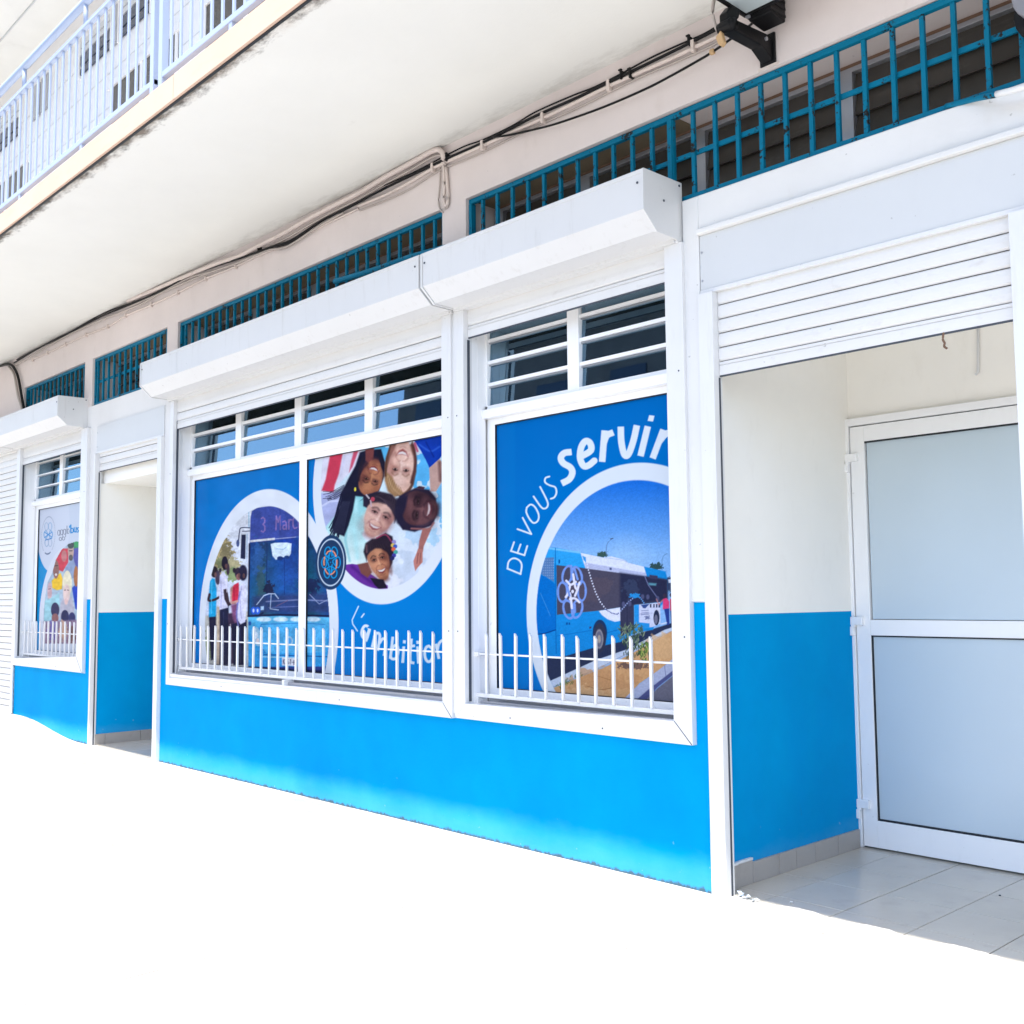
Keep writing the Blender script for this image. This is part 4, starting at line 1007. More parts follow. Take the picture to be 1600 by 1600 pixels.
    for pts in ([(760,1440),(760,1480)], [(772,1442),(764,1460),(774,1481)], [(786,1464),(794,1464)], [(806,1444),(800,1444),(800,1460),(808,1466),(806,1480),(800,1480)], [(818,1448),(822,1442),(822,1482)], [(834,1466),(840,1466)], [(848,1448),(848,1486)], [(858,1448),(858,1486)], [(848,1466),(858,1466)], [(866,1486),(868,1450),(872,1468),(876,1450)]):
        p.line(pts, 4.5, (52, 46, 74), soft=4)
    p.poly([(470, 1500), (900, 1525), (1300, 1545), (1300, 1600), (470, 1580)], (26, 40, 84), soft=8)
    # mirror and pole
    p.line([(474, 200), (474, 345)], 9, (150, 190, 216), soft=5); p.line([(480, 345), (410, 345), (396, 380), (388, 450)], 8, (42, 44, 72), soft=5, curve=True); p.line([(480, 372), (420, 374)], 7, (42, 44, 72), soft=5)
    p.poly([(412, 402), (448, 402), (444, 606), (404, 600)], (34, 38, 70), soft=6); p.line([(460, 400), (456, 600)], 12, (170, 190, 215), soft=8); p.ell(382, 474, 13, 30, (70, 84, 130), soft=5)
    p.line([(400, 640), (455, 650)], 14, (226, 230, 240), soft=8); p.line([(480, 480), (470, 1080)], 14, (24, 30, 56), soft=8)
    # destination sign
    sg = (132, 108, 168); W_ = 11
    for pts in ([(578, 268), (592, 258), (606, 272), (606, 300), (592, 316), (607, 332), (607, 366), (593, 381), (578, 372)],
                [(700, 362), (703, 248), (718, 300), (734, 246), (735, 360)], [(756, 296), (775, 288), (785, 304), (787, 358)], [(786, 322), (764, 324), (756, 342), (766, 358), (786, 350)],
                [(808, 356), (806, 280)], [(807, 296), (818, 276), (832, 280)], [(872, 262), (854, 256), (842, 280), (842, 330), (854, 350), (873, 344)], [(890, 344), (888, 232)], [(889, 282), (900, 262), (912, 280), (914, 346)]):
        p.line(pts, W_, sg, soft=4)
    p.line([(735, 160), (733, 400)], 3, (36, 46, 110), soft=4)
    p.grain(.18, 50, 0); p.grain(.14, 13, 2); p.grain(.10, 4, 1); p.sk = 1.2
    p.clip = None

def knot(p, c1, orange=None, w=22, arcs=None):
    pass

p1 = Print(-7.652, -6.135, .748, 2.156, 216, 440)
ground_blue(p1, (0, 118, 200), (0, 126, 212)); bus_front(p1); p1.grain(.05, 60)
p1.build('blue poster of an oncoming bus with people waiting, left pane of the wide window')

p2 = Print(-6.046, -4.45, .748, 2.156, 280, 450)
ground_blue(p2, (0, 116, 198), (0, 132, 216)); bus_front(p2)
p2.disc(-5.224, 1.955, .764, WHITE)
p2.clip = p2.circ(-5.210, 1.968, .684)
p = p2; p.sk = 2.6; p.frame(480, 670, 5.7125)
p.put(np.ones(p.A.shape), lambda A, Bv: np.stack([np.clip(214+.02*(Bv-900), 205, 228), 228+0*A, 241+0*A], -1))
p.blotch(680, 220, 90, 90, (92, 186, 236), 40, .45, 1); p.blotch(1030, 380, 110, 150, (88, 180, 236), 50, .5, 2); p.blotch(1190, 560, 40, 260, (120, 190, 232), 40, .45, 0)
p.blotch(960, 900, 90, 180, (150, 190, 225), 60, .62, 1, .5); p.blotch(900, 1250, 160, 200, (190, 205, 225), 70, .62, 0, .7); p.blotch(1120, 960, 70, 90, (150, 205, 240), 40, .6, 1, .6)
# clothes of the left group
p.poly([(120, 230), (490, 180), (450, 330), (340, 430), (260, 520), (235, 570), (120, 560)], (224, 222, 240))
p.poly([(205, 228), (322, 205), (284, 400), (246, 500), (235, 570), (128, 552), (165, 450)], (206, 62, 88))
p.poly([(418, 190), (464, 180), (404, 340), (374, 388), (392, 290)], (208, 84, 112)); p.line([(330, 240), (300, 420)], 20, (206, 206, 230), soft=30)
p.poly([(120, 575), (300, 560), (300, 700), (240, 860), (170, 900), (120, 700)], (170, 178, 220), soft=16); p.line([(130, 690), (200, 650), (290, 640)], 14, (206, 212, 240), soft=14)
p.poly([(400, 560), (520, 610), (560, 760), (490, 950), (545, 1030), (535, 1190), (450, 1220), (340, 1215), (240, 1010), (160, 880), (320, 690)], lambda A, Bv: np.stack([136+.13*np.clip(Bv-600, 0, 600), 208+.04*np.clip(Bv-600, 0, 600), 216+.025*np.clip(Bv-600, 0, 600)], -1), soft=14)
p.line([(440, 640), (420, 900), (450, 1150)], 30, (178, 228, 232), soft=40); p.line([(360, 800), (340, 1000), (380, 1180)], 12, (120, 190, 200), soft=24)
# long black hair
p.poly([(470, 210), (560, 180), (640, 190), (694, 300), (690, 420), (640, 560), (520, 610), (430, 600), (410, 720), (370, 860), (330, 960), (250, 930), (225, 850), (290, 700), (310, 560), (370, 440), (430, 330)], (28, 28, 50), soft=14)
rr_ = np.random.RandomState(8)
for i in range(34):
    x0 = 300+rr_.rand()*110; x1 = 170+rr_.rand()*170
    p.line([(x0, 560+rr_.rand()*60), (x0-20-rr_.rand()*30, 740), (x1, 880+rr_.rand()*110)], 5+4*rr_.rand(), (26, 28, 52), soft=6, curve=True)
for i in range(10): p.line([(330, 500+i*8), (250, 545+i*9), (130+rr_.rand()*60, 560+rr_.rand()*90)], 4, (30, 30, 54), soft=5, curve=True)
for i in range(9): p.line([(380-i*8, 650), (350-i*9, 780), (320-i*12, 930)], 4, (64, 66, 92), soft=6, curve=True, alpha=.7)
p.ell(428, 540, 9, 18, (226, 214, 70), soft=5)
# upper left face, upside down
p.poly([(520, 170), (600, 150), (590, 270), (560, 320), (520, 280)], (124, 66, 66), soft=14)
p.face(574, 432, 104, 168, 196, (160, 100, 76), (208, 146, 106), (94, 50, 50))
p.line([(500, 260), (470, 360), (460, 460)], 18, (40, 30, 44), soft=18, curve=True)
p.poly([(610, 185), (660, 180), (694, 300), (690, 400), (660, 340), (640, 260)], (30, 28, 46), soft=12)
for i in range(16): p.line([(560+i*9, 575+8*math.sin(i)), (520+i*12, 600), (470+i*16, 640+6*math.cos(i*2))], 4, (58, 56, 78), soft=7, curve=True, alpha=.5)
# fair child upside down
p.poly([(740, 150), (700, 260), (690, 420), (720, 520), (790, 600), (900, 600), (950, 500), (975, 380), (965, 180), (940, 110), (920, 140), (800, 120)], (96, 66, 56), soft=14)
p.face(838, 330, 122, 246, 186, (216, 176, 160), (240, 208, 196), (160, 108, 98), brow=(140, 100, 80))
p.poly([(700, 380), (760, 430), (800, 520), (860, 570), (780, 610), (720, 560), (690, 460)], (160, 122, 86), soft=20); p.line([(720, 420), (760, 520), (830, 590)], 10, (196, 162, 120), soft=12, curve=True); p.line([(945, 150), (968, 300), (930, 480)], 24, (86, 52, 50), soft=16, curve=True); p.line([(742, 150), (705, 300), (700, 420)], 14, (92, 58, 44), soft=12, curve=True)
for i in range(14): p.line([(715+i*9, 430+i*7), (735+i*9, 510+i*6), (770+i*8, 570+i*3)], 4, ((206, 172, 128), (112, 78, 58))[i % 2], soft=6, curve=True, alpha=.7)
# blue shirt and arm
p.poly([(950, 100), (1230, 30), (1230, 200), (1180, 270), (1092, 352), (1060, 280), (1010, 190)], (18, 58, 168), soft=8); p.line([(1000, 140), (1100, 200), (1180, 160)], 10, (50, 98, 208), soft=18, curve=True); p.line([(1060, 120), (1130, 250)], 8, (12, 36, 120), soft=16)
p.line([(960, 130), (985, 200)], 18, (190, 80, 110), soft=12)
p.poly([(1088, 350), (1180, 270), (1205, 300), (1205, 470), (1150, 560), (1100, 560)], (196, 160, 150), soft=10); p.line([(1180, 300), (1190, 460)], 26, (120, 86, 84), soft=26)
# middle face
p.poly([(500, 600), (620, 560), (760, 590), (800, 660), (780, 800), (720, 700), (560, 720), (500, 690)], (42, 36, 56), soft=14)
p.face(638, 792, 136, 196, 27, (206, 160, 144), (236, 200, 188), (140, 92, 92), brow=(60, 42, 48))
p.cap(638, 792, 136, 196, 27, (46, 36, 50))
p.poly([(620, 590), (700, 590), (800, 700), (790, 800), (740, 700), (690, 650), (620, 640)], (48, 38, 52), soft=14)
for i in range(12): p.line([(600+i*15, 600+i*5), (650+i*12, 610+i*9), (700+i*8, 660+i*10)], 4, (84, 70, 84), soft=7, curve=True, alpha=.5)
p.line([(566, 640), (572, 690)], 14, (196, 170, 178), soft=8); p.ell(585, 628, 18, 20, (190, 70, 90), soft=8); p.line([(528, 590), (552, 620)], 13, (200, 190, 200), soft=8)
# right face, dark, lying on its side
p.poly([(820, 600), (960, 530), (1090, 545), (1150, 620), (1160, 760), (1120, 860), (960, 920), (850, 900), (790, 780)], (40, 34, 56), soft=14)
p.face(1010, 712, 158, 168, 276, (84, 52, 58), (130, 88, 90), (42, 28, 40), brow=(24, 18, 28))
p.poly([(800, 620), (900, 590), (880, 700), (850, 780), (860, 900), (800, 840), (780, 740)], (36, 32, 56), soft=22)
p.poly([(965, 530), (1000, 510), (1050, 520), (1040, 545)], (70, 42, 56), soft=8); p.line([(930, 890), (1080, 892), (1130, 840)], 16, (150, 96, 96), soft=14, curve=True)
# raised hand
p.poly([(1030, 890), (1110, 890), (1080, 960), (1040, 1050), (1032, 1100), (990, 1095), (1000, 1000)], (164, 106, 100), soft=10)
p.poly([(990, 1070), (1030, 1075), (1030, 1190), (985, 1240), (965, 1270), (955, 1230), (948, 1180)], (188, 122, 112), soft=8); p.line([(990, 1110), (980, 1200)], 6, (120, 70, 70), soft=8); p.line([(1012, 1110), (1006, 1200)], 5, (130, 80, 76), soft=8)
# bottom girl
p.poly([(330, 1215), (400, 1205), (470, 1215), (560, 1290), (640, 1345), (720, 1400), (720, 1480), (330, 1480)], (106, 50, 152), soft=8); p.line([(400, 1230), (520, 1330), (640, 1420)], 24, (78, 34, 122), soft=30)
p.poly([(450, 1210), (545, 1190), (580, 1280), (540, 1330), (480, 1290)], (120, 72, 66), soft=14)
p.poly([(600, 990), (700, 930), (760, 960), (780, 1060), (760, 1200), (700, 1320), (560, 1100), (580, 1020)], (40, 32, 48), soft=14)
p.face(642, 1186, 98, 178, -17 , (176, 116, 88), (216, 160, 124), (104, 58, 52))
p.cap(642, 1186, 98, 178, -17, (42, 32, 44))
p.poly([(590, 1010), (660, 960), (740, 1000), (750, 1080), (680, 1030), (620, 1030), (570, 1090)], (44, 34, 48), soft=14); p.line([(620, 975), (700, 945), (755, 1010)], 12, (150, 60, 90), soft=8, curve=True)
for q, c in (((775, 1010), (150, 140, 200)), ((765, 1040), (220, 190, 90)), ((785, 1050), (60, 90, 180)), ((770, 1075), (220, 100, 70)), ((790, 1100), (70, 160, 150)), ((775, 1130), (60, 60, 150)), ((760, 1155), (40, 40, 90))): p.ell(*q, 19, 19, c, soft=8)
p.poly([(560, 1330), (680, 1345), (715, 1420), (640, 1430), (600, 1390)], (32, 28, 44), soft=10)
p.line([(528, 1040), (532, 1100)], 14, (120, 86, 92), soft=16, alpha=.8)
p.grain(.10, 60, 1); p.grain(.05, 9, 2); p.sk = 1.2
p.clip = None
# round knot badge
def knot_badge(p):
    p.disc(-5.774, 1.462, .176, (34, 60, 98)); p.disc(-5.774, 1.462, .154, (206, 224, 242), .145)
    p.frame(480, 820, 13.333)
    cb, co_ = (22, 150, 214), (236, 150, 112)
    for cx, cy, rx, ry, r in ((424, 560, 56, 98, 12), (572, 560, 56, 98, -12), (352, 790, 50, 106, 0), (640, 780, 48, 112, 0), (408, 1010, 54, 98, -10), (560, 1015, 58, 96, 10)): p.ell(cx, cy, rx, ry, cb, r, ring=25, soft=10)
    for pts in ([(365, 590), (420, 670), (500, 700), (600, 655)], [(462, 590), (455, 660), (440, 740)], [(512, 520), (516, 650)], [(392, 690), (430, 790), (450, 860)], [(610, 690), (550, 730), (535, 780), (590, 850)], [(405, 910), (480, 872), (545, 890), (590, 940)], [(520, 830), (500, 980)], [(462, 920), (466, 1030)]):
        p.line(pts, 25, cb, soft=10, curve=True)
    for pts in ([(402, 606), (432, 560), (490, 540)], [(536, 548), (572, 588), (600, 655)], [(362, 672), (350, 760), (352, 838)], [(618, 735), (618, 820), (600, 905)], [(370, 918), (396, 980), (436, 1026)], [(488, 1034), (530, 1015), (572, 968)]):
        p.line(pts, 26, co_, soft=8, curve=True)
    p.ell(487, 782, 9, 14, cb, soft=6)
knot_badge(p2)
# the lettering l'ambition
p.frame(500, 900, 7.273)
for pts in ([(437, 345), (400, 425), (365, 500), (372, 545), (425, 625)],): p.line(pts, 13, (222, 238, 250), curve=False)
p.line([(500, 430), (472, 468)], 15, (222, 238, 250))
Wl = 31
for pts, cv in (([(566, 612), (540, 572), (508, 568), (480, 610), (474, 660), (492, 700), (520, 690), (548, 640), (566, 600)], 1), ([(566, 600), (540, 690), (520, 745)], 1),
            ([(632, 645), (592, 812)], 0), ([(614, 700), (642, 655), (668, 652), (680, 690), (664, 800), (656, 850)], 1), ([(676, 765), (708, 716), (740, 720), (750, 770), (728, 908)], 1),
            ([(828, 690), (798, 940)], 0), ([(812, 850), (846, 792), (880, 800), (888, 870), (862, 935), (822, 942), (802, 920)], 1),
            ([(952, 800), (940, 988)], 0), ([(1040, 712), (1024, 900), (1030, 975), (1072, 990)], 1), ([(1000, 800), (1080, 792)], 0), ([(1108, 800), (1120, 996)], 0),
            ([(1235, 795), (1276, 830), (1285, 890), (1262, 960), (1225, 972), (1196, 930), (1190, 860), (1208, 810), (1235, 795)], 1),
            ([(1316, 770), (1352, 942)], 0), ([(1334, 840), (1352, 770), (1385, 735), (1420, 740), (1445, 800), (1450, 930)], 1)):
    p.line(pts, Wl, (226, 238, 248), curve=bool(cv), butt=pts[0] != pts[-1])
p.poly([(944, 728), (976, 732), (972, 768), (942, 764)], (226, 238, 248)); p.poly([(1094, 736), (1128, 736), (1130, 772), (1096, 772)], (226, 238, 248))
p2.build('blue poster with five laughing children in a white ring, right pane of the wide window')

# --- parked bus poster
p3 = Print(-4.180, -2.90, .748, 2.156, 360, 600)
ground_blue(p3, (0, 110, 194), (0, 124, 208)); p = p3
p.frame(700, 420, 3.334); p.poly([(255, 780), (350, 780), (350, 1600), (255, 1600)], (0, 126, 206), alpha=.35, soft=12)
p.disc(-3.247, 1.14, .714, (222, 232, 243))
p.clip = p.circ(-3.253, 1.138, .634)
p.frame(830, 820, 5.517)
p.put(np.ones(p.A.shape), lambda A, Bv: np.stack([np.clip(34+.17*(Bv+330), 28, 135), np.clip(116+.115*(Bv+330), 108, 184), np.clip(218+.035*(Bv+330), 216, 238)], -1))
p.ell(820, 260, 160, 120, (160, 196, 232), soft=200, alpha=.5); p.grain(.05, 5, 0)
p.blotch(612, 256, 46, 30, (58, 88, 84), 12, .5, 1); p.blotch(1082, 362, 56, 38, (50, 80, 84), 12, .5, 2); p.blotch(1195, 520, 30, 60, (70, 100, 120), 12, .5, 2)
p.line([(648, 262), (648, 190), (664, 150), (704, 116)], 5, (90, 124, 168), soft=4, curve=True); p.line([(684, 122), (706, 116)], 8, (70, 90, 120), soft=4); p.line([(1128, 392), (1128, 310), (1142, 268), (1172, 246)], 5, (90, 130, 178), soft=4, curve=True)
p.poly([(1160, 455), (1230, 450), (1230, 560), (1165, 560)], (60, 72, 104), soft=8); p.poly([(1180, 470), (1215, 470), (1215, 500), (1185, 500)], (210, 222, 240), soft=6)
p.poly([(40, 1100), (700, 1010), (1230, 840), (1230, 900), (600, 1210), (150, 1350), (40, 1340)], (44, 54, 84), soft=8)
# bus
p.poly([(30, 1160), (30, 420), (100, 200), (200, 196), (430, 240), (970, 360), (1160, 402), (1176, 480), (1176, 640), (1115, 700), (1050, 905), (890, 930), (770, 1010), (530, 1062), (300, 1130), (60, 1165)], (24, 138, 214), soft=8)
p.poly([(110, 205), (200, 198), (430, 240), (470, 370), (215, 345), (100, 280)], (44, 160, 232), soft=10); p.line([(140, 200), (420, 240)], 14, (130, 200, 244), soft=14)
p.poly([(96, 286), (196, 280), (196, 492), (130, 450), (76, 420)], (84, 124, 178), soft=8)
for i in range(6):
    for k in range(8): p.ell(105+i*17, 305+k*22, 4, 5, (130, 160, 196), soft=4)
p.poly([(70, 425), (130, 450), (206, 510), (212, 905), (150, 935), (40, 940), (30, 700)], (6, 110, 198), soft=8); p.line([(80, 590), (165, 785)], 5, (70, 150, 220), soft=6); p.line([(50, 945), (120, 935), (212, 905)], 9, (4, 60, 130), soft=6, curve=True)
p.line([(208, 200), (212, 905), (216, 1110)], 5, (6, 84, 160), soft=5); p.poly([(235, 300), (248, 300), (248, 332), (235, 332)], (10, 80, 150), soft=4)
p.poly([(424, 240), (620, 282), (690, 272), (800, 300), (840, 328), (972, 360), (994, 440), (470, 380)], (216, 224, 244), soft=6); p.poly([(462, 325), (985, 415), (994, 446), (470, 384)], (180, 188, 222), soft=8); p.line([(640, 284), (800, 306), (840, 330)], 6, (170, 190, 226), soft=6); p.poly([(675, 368), (694, 370), (694, 390), (675, 388)], (70, 84, 130), soft=3); p.poly([(440, 265), (470, 280), (474, 330), (450, 300)], (60, 150, 220), soft=5)
p.poly([(218, 348), (440, 372), (994, 446), (1172, 472), (1176, 634), (1115, 664), (890, 690), (766, 712), (590, 740), (222, 776)], (74, 72, 92), soft=6)
p.poly([(765, 415), (1172, 472), (1176, 640), (890, 692), (765, 715)], (42, 46, 74), soft=30); p.poly([(1020, 430), (1090, 440), (1090, 470), (1020, 460)], (60, 60, 90), soft=6); p.blotch(500, 560, 220, 130, (88, 78, 92), 60, .55, 1, .6); p.blotch(860, 560, 80, 100, (60, 74, 104), 30, .6, 2, .6); p.poly([(1010, 500), (1080, 505), (1075, 525), (1015, 520)], (90, 150, 170), soft=12)
p.poly([(765, 714), (886, 690), (886, 900), (770, 965)], (56, 58, 84), soft=5); p.line([(826, 705), (828, 930)], 4, (38, 40, 66), soft=4)
p.poly([(582, 742), (766, 712), (768, 828), (720, 836), (660, 815), (612, 780)], (222, 226, 246), soft=6)
p.poly([(888, 692), (1112, 668), (1114, 850), (1050, 880), (890, 900)], (204, 210, 236), soft=5); p.poly([(888, 692), (930, 688), (930, 840), (1020, 850), (1020, 884), (890, 906)], (40, 146, 220), soft=6); p.poly([(945, 690), (1020, 682), (985, 720), (965, 718)], (56, 80, 140), soft=6)
for yv in (742, 760, 776): p.line([(950, yv), (1012, yv-5)], 5, (110, 120, 160), soft=4)
p.blotch(1000, 800, 24, 20, (110, 120, 160), 8, .5, 1); p.line([(935, 770), (1045, 760)], 3, (120, 130, 170), soft=3)
for x in (1024, 1052, 1076, 1098): p.poly([(x, 684), (x+12, 682), (x+12, 712), (x, 714)], (50, 58, 90), soft=3)
p.ell(592, 930, 62, 112, (30, 54, 96), soft=8); p.ell(590, 975, 56, 128, (52, 56, 78), soft=8); p.ell(586, 985, 36, 88, (104, 106, 128), soft=8); p.ell(586, 985, 30, 74, (150, 146, 150), soft=8, ring=10); p.ell(586, 985, 14, 36, (170, 160, 150), soft=8)
p.ell(1080, 800, 26, 66, (40, 48, 76), soft=6); p.ell(1076, 815, 15, 40, (110, 112, 136), soft=6)
p.poly([(300, 842), (316, 842), (316, 862), (300, 862)], (12, 80, 150), soft=3); p.poly([(322, 842), (336, 842), (336, 862), (322, 862)], (12, 80, 150), soft=3); p.poly([(502, 878), (518, 876), (518, 894), (502, 896)], (60, 60, 110), soft=3); p.line([(216, 960), (520, 910)], 4, (8, 96, 176), soft=4); p.line([(655, 930), (765, 900)], 5, (10, 96, 170), soft=4)
# dotted swoosh
def dots(p, pts, n, r, c):
    P = np.array(pts, float); L = np.r_[0, np.cumsum(np.hypot(*np.diff(P, axis=0).T))]
    for t in np.linspace(0, L[-1], n): p.ell(np.interp(t, L, P[:, 0]), np.interp(t, L, P[:, 1]), r, r*1.25, c, soft=4)
dots(p, [(478, 318), (492, 385), (520, 480), (556, 585), (596, 665), (640, 724)], 19, 6, (214, 220, 244)); dots(p, [(640, 728), (690, 760), (740, 772), (752, 762)], 11, 4.5, (60, 74, 130)); dots(p, [(772, 742), (815, 690), (850, 655), (890, 622)], 9, 6, (150, 166, 214)); dots(p, [(925, 615), (950, 640), (970, 672)], 5, 6, (90, 150, 216))
p.blotch(895, 612, 46, 22, (40, 140, 214), 12, .45, 1); p.line([(980, 446), (1010, 520), (1085, 625)], 5, (130, 140, 186), soft=5)
for x, yv in ((960, 620), (1005, 622), (1090, 636), (850, 680), (795, 684)): p.ell(x, yv, 14, 22, (80, 84, 120), soft=10)
# knot emblem on the bus
ce, cw = (118, 152, 226), (226, 226, 246)
for cx, cy, rx, ry, r in ((312, 432, 40, 78, 14), (396, 440, 38, 78, -14), (270, 580, 40, 84, 0), (436, 570, 34, 84, 0), (322, 730, 42, 78, -14), (396, 724, 42, 78, 14)): p.ell(cx, cy, rx, ry, ce, r, ring=21, soft=6)
for pts, c in (([(345, 355), (348, 470)], ce), ([(372, 375), (400, 470)], ce), ([(375, 690), (378, 750)], ce), ([(302, 482), (340, 516), (384, 492)], cw), ([(362, 428), (380, 535), (398, 560)], cw), ([(416, 500), (398, 560), (378, 612)], cw), ([(336, 520), (318, 590), (298, 622)], cw), ([(334, 590), (344, 650), (350, 718)], cw), ([(334, 640), (376, 634), (416, 668)], cw), ([(306, 508), (330, 610)], ce)):
    p.line(pts, 19, c, soft=5, curve=True)
p.ell(357, 575, 11, 15, cw, soft=4)
# people, kerbs, island, bush
p.ell(1150, 612, 13, 20, (60, 50, 70), soft=5); p.poly([(1135, 640), (1165, 630), (1190, 660), (1190, 720), (1135, 730)], (222, 66, 120), soft=6); p.poly([(1145, 725), (1190, 720), (1192, 860), (1170, 865), (1160, 800)], (44, 66, 144), soft=6); p.line([(1132, 650), (1100, 690), (1080, 640)], 8, (180, 120, 120), soft=5)
p.poly([(1196, 640), (1230, 625), (1230, 740), (1198, 740)], (214, 60, 76), soft=6); p.ell(1205, 605, 12, 18, (50, 44, 64), soft=5); p.poly([(1200, 740), (1230, 740), (1230, 860), (1206, 860)], (60, 66, 110), soft=6); p.line([(1120, 855), (1165, 845)], 12, (200, 214, 236), soft=6)
p.poly([(150, 1352), (560, 1165), (830, 1072), (1150, 905), (1230, 880), (1230, 910), (850, 1110), (600, 1232), (190, 1400)], (196, 210, 232), soft=6); p.line([(190, 1398), (610, 1222), (1230, 905)], 6, (150, 160, 184), soft=5)
p.poly([(180, 1410), (620, 1235), (860, 1112), (1230, 905), (1230, 1150), (1090, 1260), (930, 1370), (800, 1510), (180, 1480)], (212, 166, 118), soft=6)
p.blotch(600, 1360, 330, 110, (196, 146, 102), 60, .5, 1, .7); p.blotch(1120, 1060, 110, 120, (222, 180, 132), 50, .5, 2, .7); p.blotch(480, 1440, 200, 60, (224, 186, 140), 40, .5, 0, .6)
p.line([(480, 1390), (600, 1420), (720, 1400)], 4, (140, 96, 62), soft=5, curve=True); p.line([(560, 1300), (690, 1340)], 4, (150, 104, 66), soft=5)
p.poly([(790, 1510), (935, 1372), (1100, 1255), (1230, 1150), (1230, 1262), (1060, 1390), (960, 1515)], (178, 188, 218), soft=6); p.poly([(900, 1515), (1010, 1420), (1230, 1250), (1230, 1290), (1090, 1400), (985, 1520)], (84, 90, 140), soft=8); p.line([(1150, 1215), (1160, 1300)], 5, (110, 116, 160), soft=5)
p.poly([(975, 1525), (1090, 1408), (1230, 1295), (1230, 1560), (960, 1560)], (112, 112, 130), soft=6)
p.blotch(880, 1215, 150, 30, (96, 76, 78), 14, .52, 1, .8)
r9 = np.random.RandomState(5)
for i in range(150):
    a = r9.rand()*2*math.pi; q = r9.rand()**.5; x = 865+q*105*math.cos(a); yv = 965+q*110*math.sin(a)
    c = [(60, 84, 62), (104, 126, 92), (140, 158, 130), (84, 104, 92)][r9.randint(4)]
    p.line([(x, yv), (x+r9.randn()*14, yv-10-r9.rand()*26)], 5+4*r9.rand(), c, soft=5)
for i in range(110):
    a = r9.rand()*2*math.pi; q = r9.rand()**.5; x = 985+q*66*math.cos(a); yv = 1105+q*80*math.sin(a)
    c = [(70, 100, 56), (124, 152, 66), (156, 178, 90), (60, 80, 58)][r9.randint(4)]
    p.line([(x, yv), (x+r9.randn()*10, yv-10-r9.rand()*24)], 5+4*r9.rand(), c, soft=5)
for i in range(40): x = 860+r9.randn()*30; yv = 1110+r9.randn()*40; p.line([(x, yv), (x+8*r9.randn(), yv-20)], 6, (58, 76, 62), soft=6)
for cx, cy in ((330, 1362), (405, 1312), (258, 1400), (300, 1390)):
    for i in range(14): x = cx+r9.randn()*22; yv = cy+r9.randn()*14; p.line([(x, yv), (x+4*r9.randn(), yv-14)], 5, (74+r9.randint(40), 100+r9.randint(30), 64), soft=4)
p.grain(.09, 9, 3); p.clip = None
# lettering DE VOUS servir
p.frame(700, 420, 3.334); LW = (226, 236, 247)
for pts, cv in (([(644, 954), (606, 960), (588, 984), (600, 1012), (636, 1034), (648, 1062), (632, 1096), (592, 1118)], 1),
        ([(694, 978), (744, 946), (740, 908), (716, 898), (694, 930), (688, 985), (706, 1026), (732, 1024), (762, 1000)], 1),
        ([(816, 842), (803, 1006)], 0), ([(812, 905), (828, 868), (862, 852)], 1), ([(900, 822), (903, 900), (918, 966), (940, 966), (966, 895), (984, 815)], 1),
        ([(1041, 820), (1003, 976)], 0), ([(1122, 838), (1066, 988)], 0), ([(1100, 900), (1132, 862), (1165, 852)], 1)):
    p.line(pts, 34, LW, curve=bool(cv), butt=pts[0] != (694, 978))
p.poly([(1048, 762), (1076, 766), (1068, 796), (1040, 792)], LW)
for pts, cv in (([(310, 1562), (378, 1590)], 0), ([(310, 1562), (316, 1526), (340, 1508), (370, 1518), (384, 1544), (378, 1590)], 1),
        ([(328, 1470), (398, 1492)], 0), ([(328, 1470), (344, 1424)], 0), ([(362, 1480), (378, 1436)], 0), ([(398, 1492), (413, 1444)], 0),
        ([(362, 1356), (434, 1382), (389, 1297)], 0),
        ([(410, 1244), (430, 1228), (452, 1240), (472, 1280), (468, 1312), (446, 1324), (424, 1302), (408, 1268), (410, 1244)], 1),
        ([(446, 1186), (484, 1240), (504, 1249), (519, 1236), (516, 1208), (480, 1136)], 1),
        ([(528, 1082), (508, 1090), (506, 1112), (530, 1128), (558, 1138), (565, 1166), (554, 1190), (536, 1198)], 1)):
    p.line(pts, 9, LW, curve=bool(cv))
p3.build('blue poster of a parked bus with curved white lettering, in the window nearest the door')

# --- far narrow window
p4 = Print(-11.022, -9.50, .748, 2.156, 170, 330); p = p4
p.C[:] = (206, 216, 233)
p.frame(20, 770, 5.517)
p.poly([(180, 60), (365, 60), (365, 130), (180, 190)], (220, 226, 238), alpha=.6, soft=20)
p.poly([(150, 400), (330, 400), (330, 1400), (150, 1400)], (0, 146, 210), soft=4)
p.disc(-10.647, 1.944, .427, (212, 220, 236)); p.disc(-10.263, 1.065, .689, (222, 228, 240))
p.poly([(100, 150), (230, 150), (232, 440), (222, 480), (100, 480)], (214, 221, 236), soft=6)
pic = [(620, 420), (545, 420), (480, 440), (420, 490), (370, 580), (340, 690), (300, 770), (282, 880), (268, 1000), (262, 1120), (264, 1300), (620, 1300)]
w = 6; m_ = p.sub(250, 400, 640, 1320)
x_ = p.A; ins = np.zeros(x_.shape, bool)
for i in range(len(pic)):
    (xa, ya), (xb_, yb) = pic[i], pic[(i+1) % len(pic)]
    if ya != yb: ins ^= ((ya > p.Bv) != (yb > p.Bv)) & (p.A < (xb_-xa)*(p.Bv-ya)/(yb-ya)+xa)
p.clip = ins.astype(float)
p.put(np.ones(p.A.shape), (176, 196, 214)); p.poly([(480, 400), (640, 400), (640, 520), (520, 500)], (60, 156, 96), soft=14)
p.poly([(520, 480), (640, 460), (640, 700), (520, 700)], (84, 84, 170), soft=14)
p.poly([(360, 560), (420, 480), (478, 480), (478, 600), (430, 680), (380, 660)], (210, 56, 80), soft=8); p.ell(442, 545, 24, 50, (196, 120, 124), soft=10)
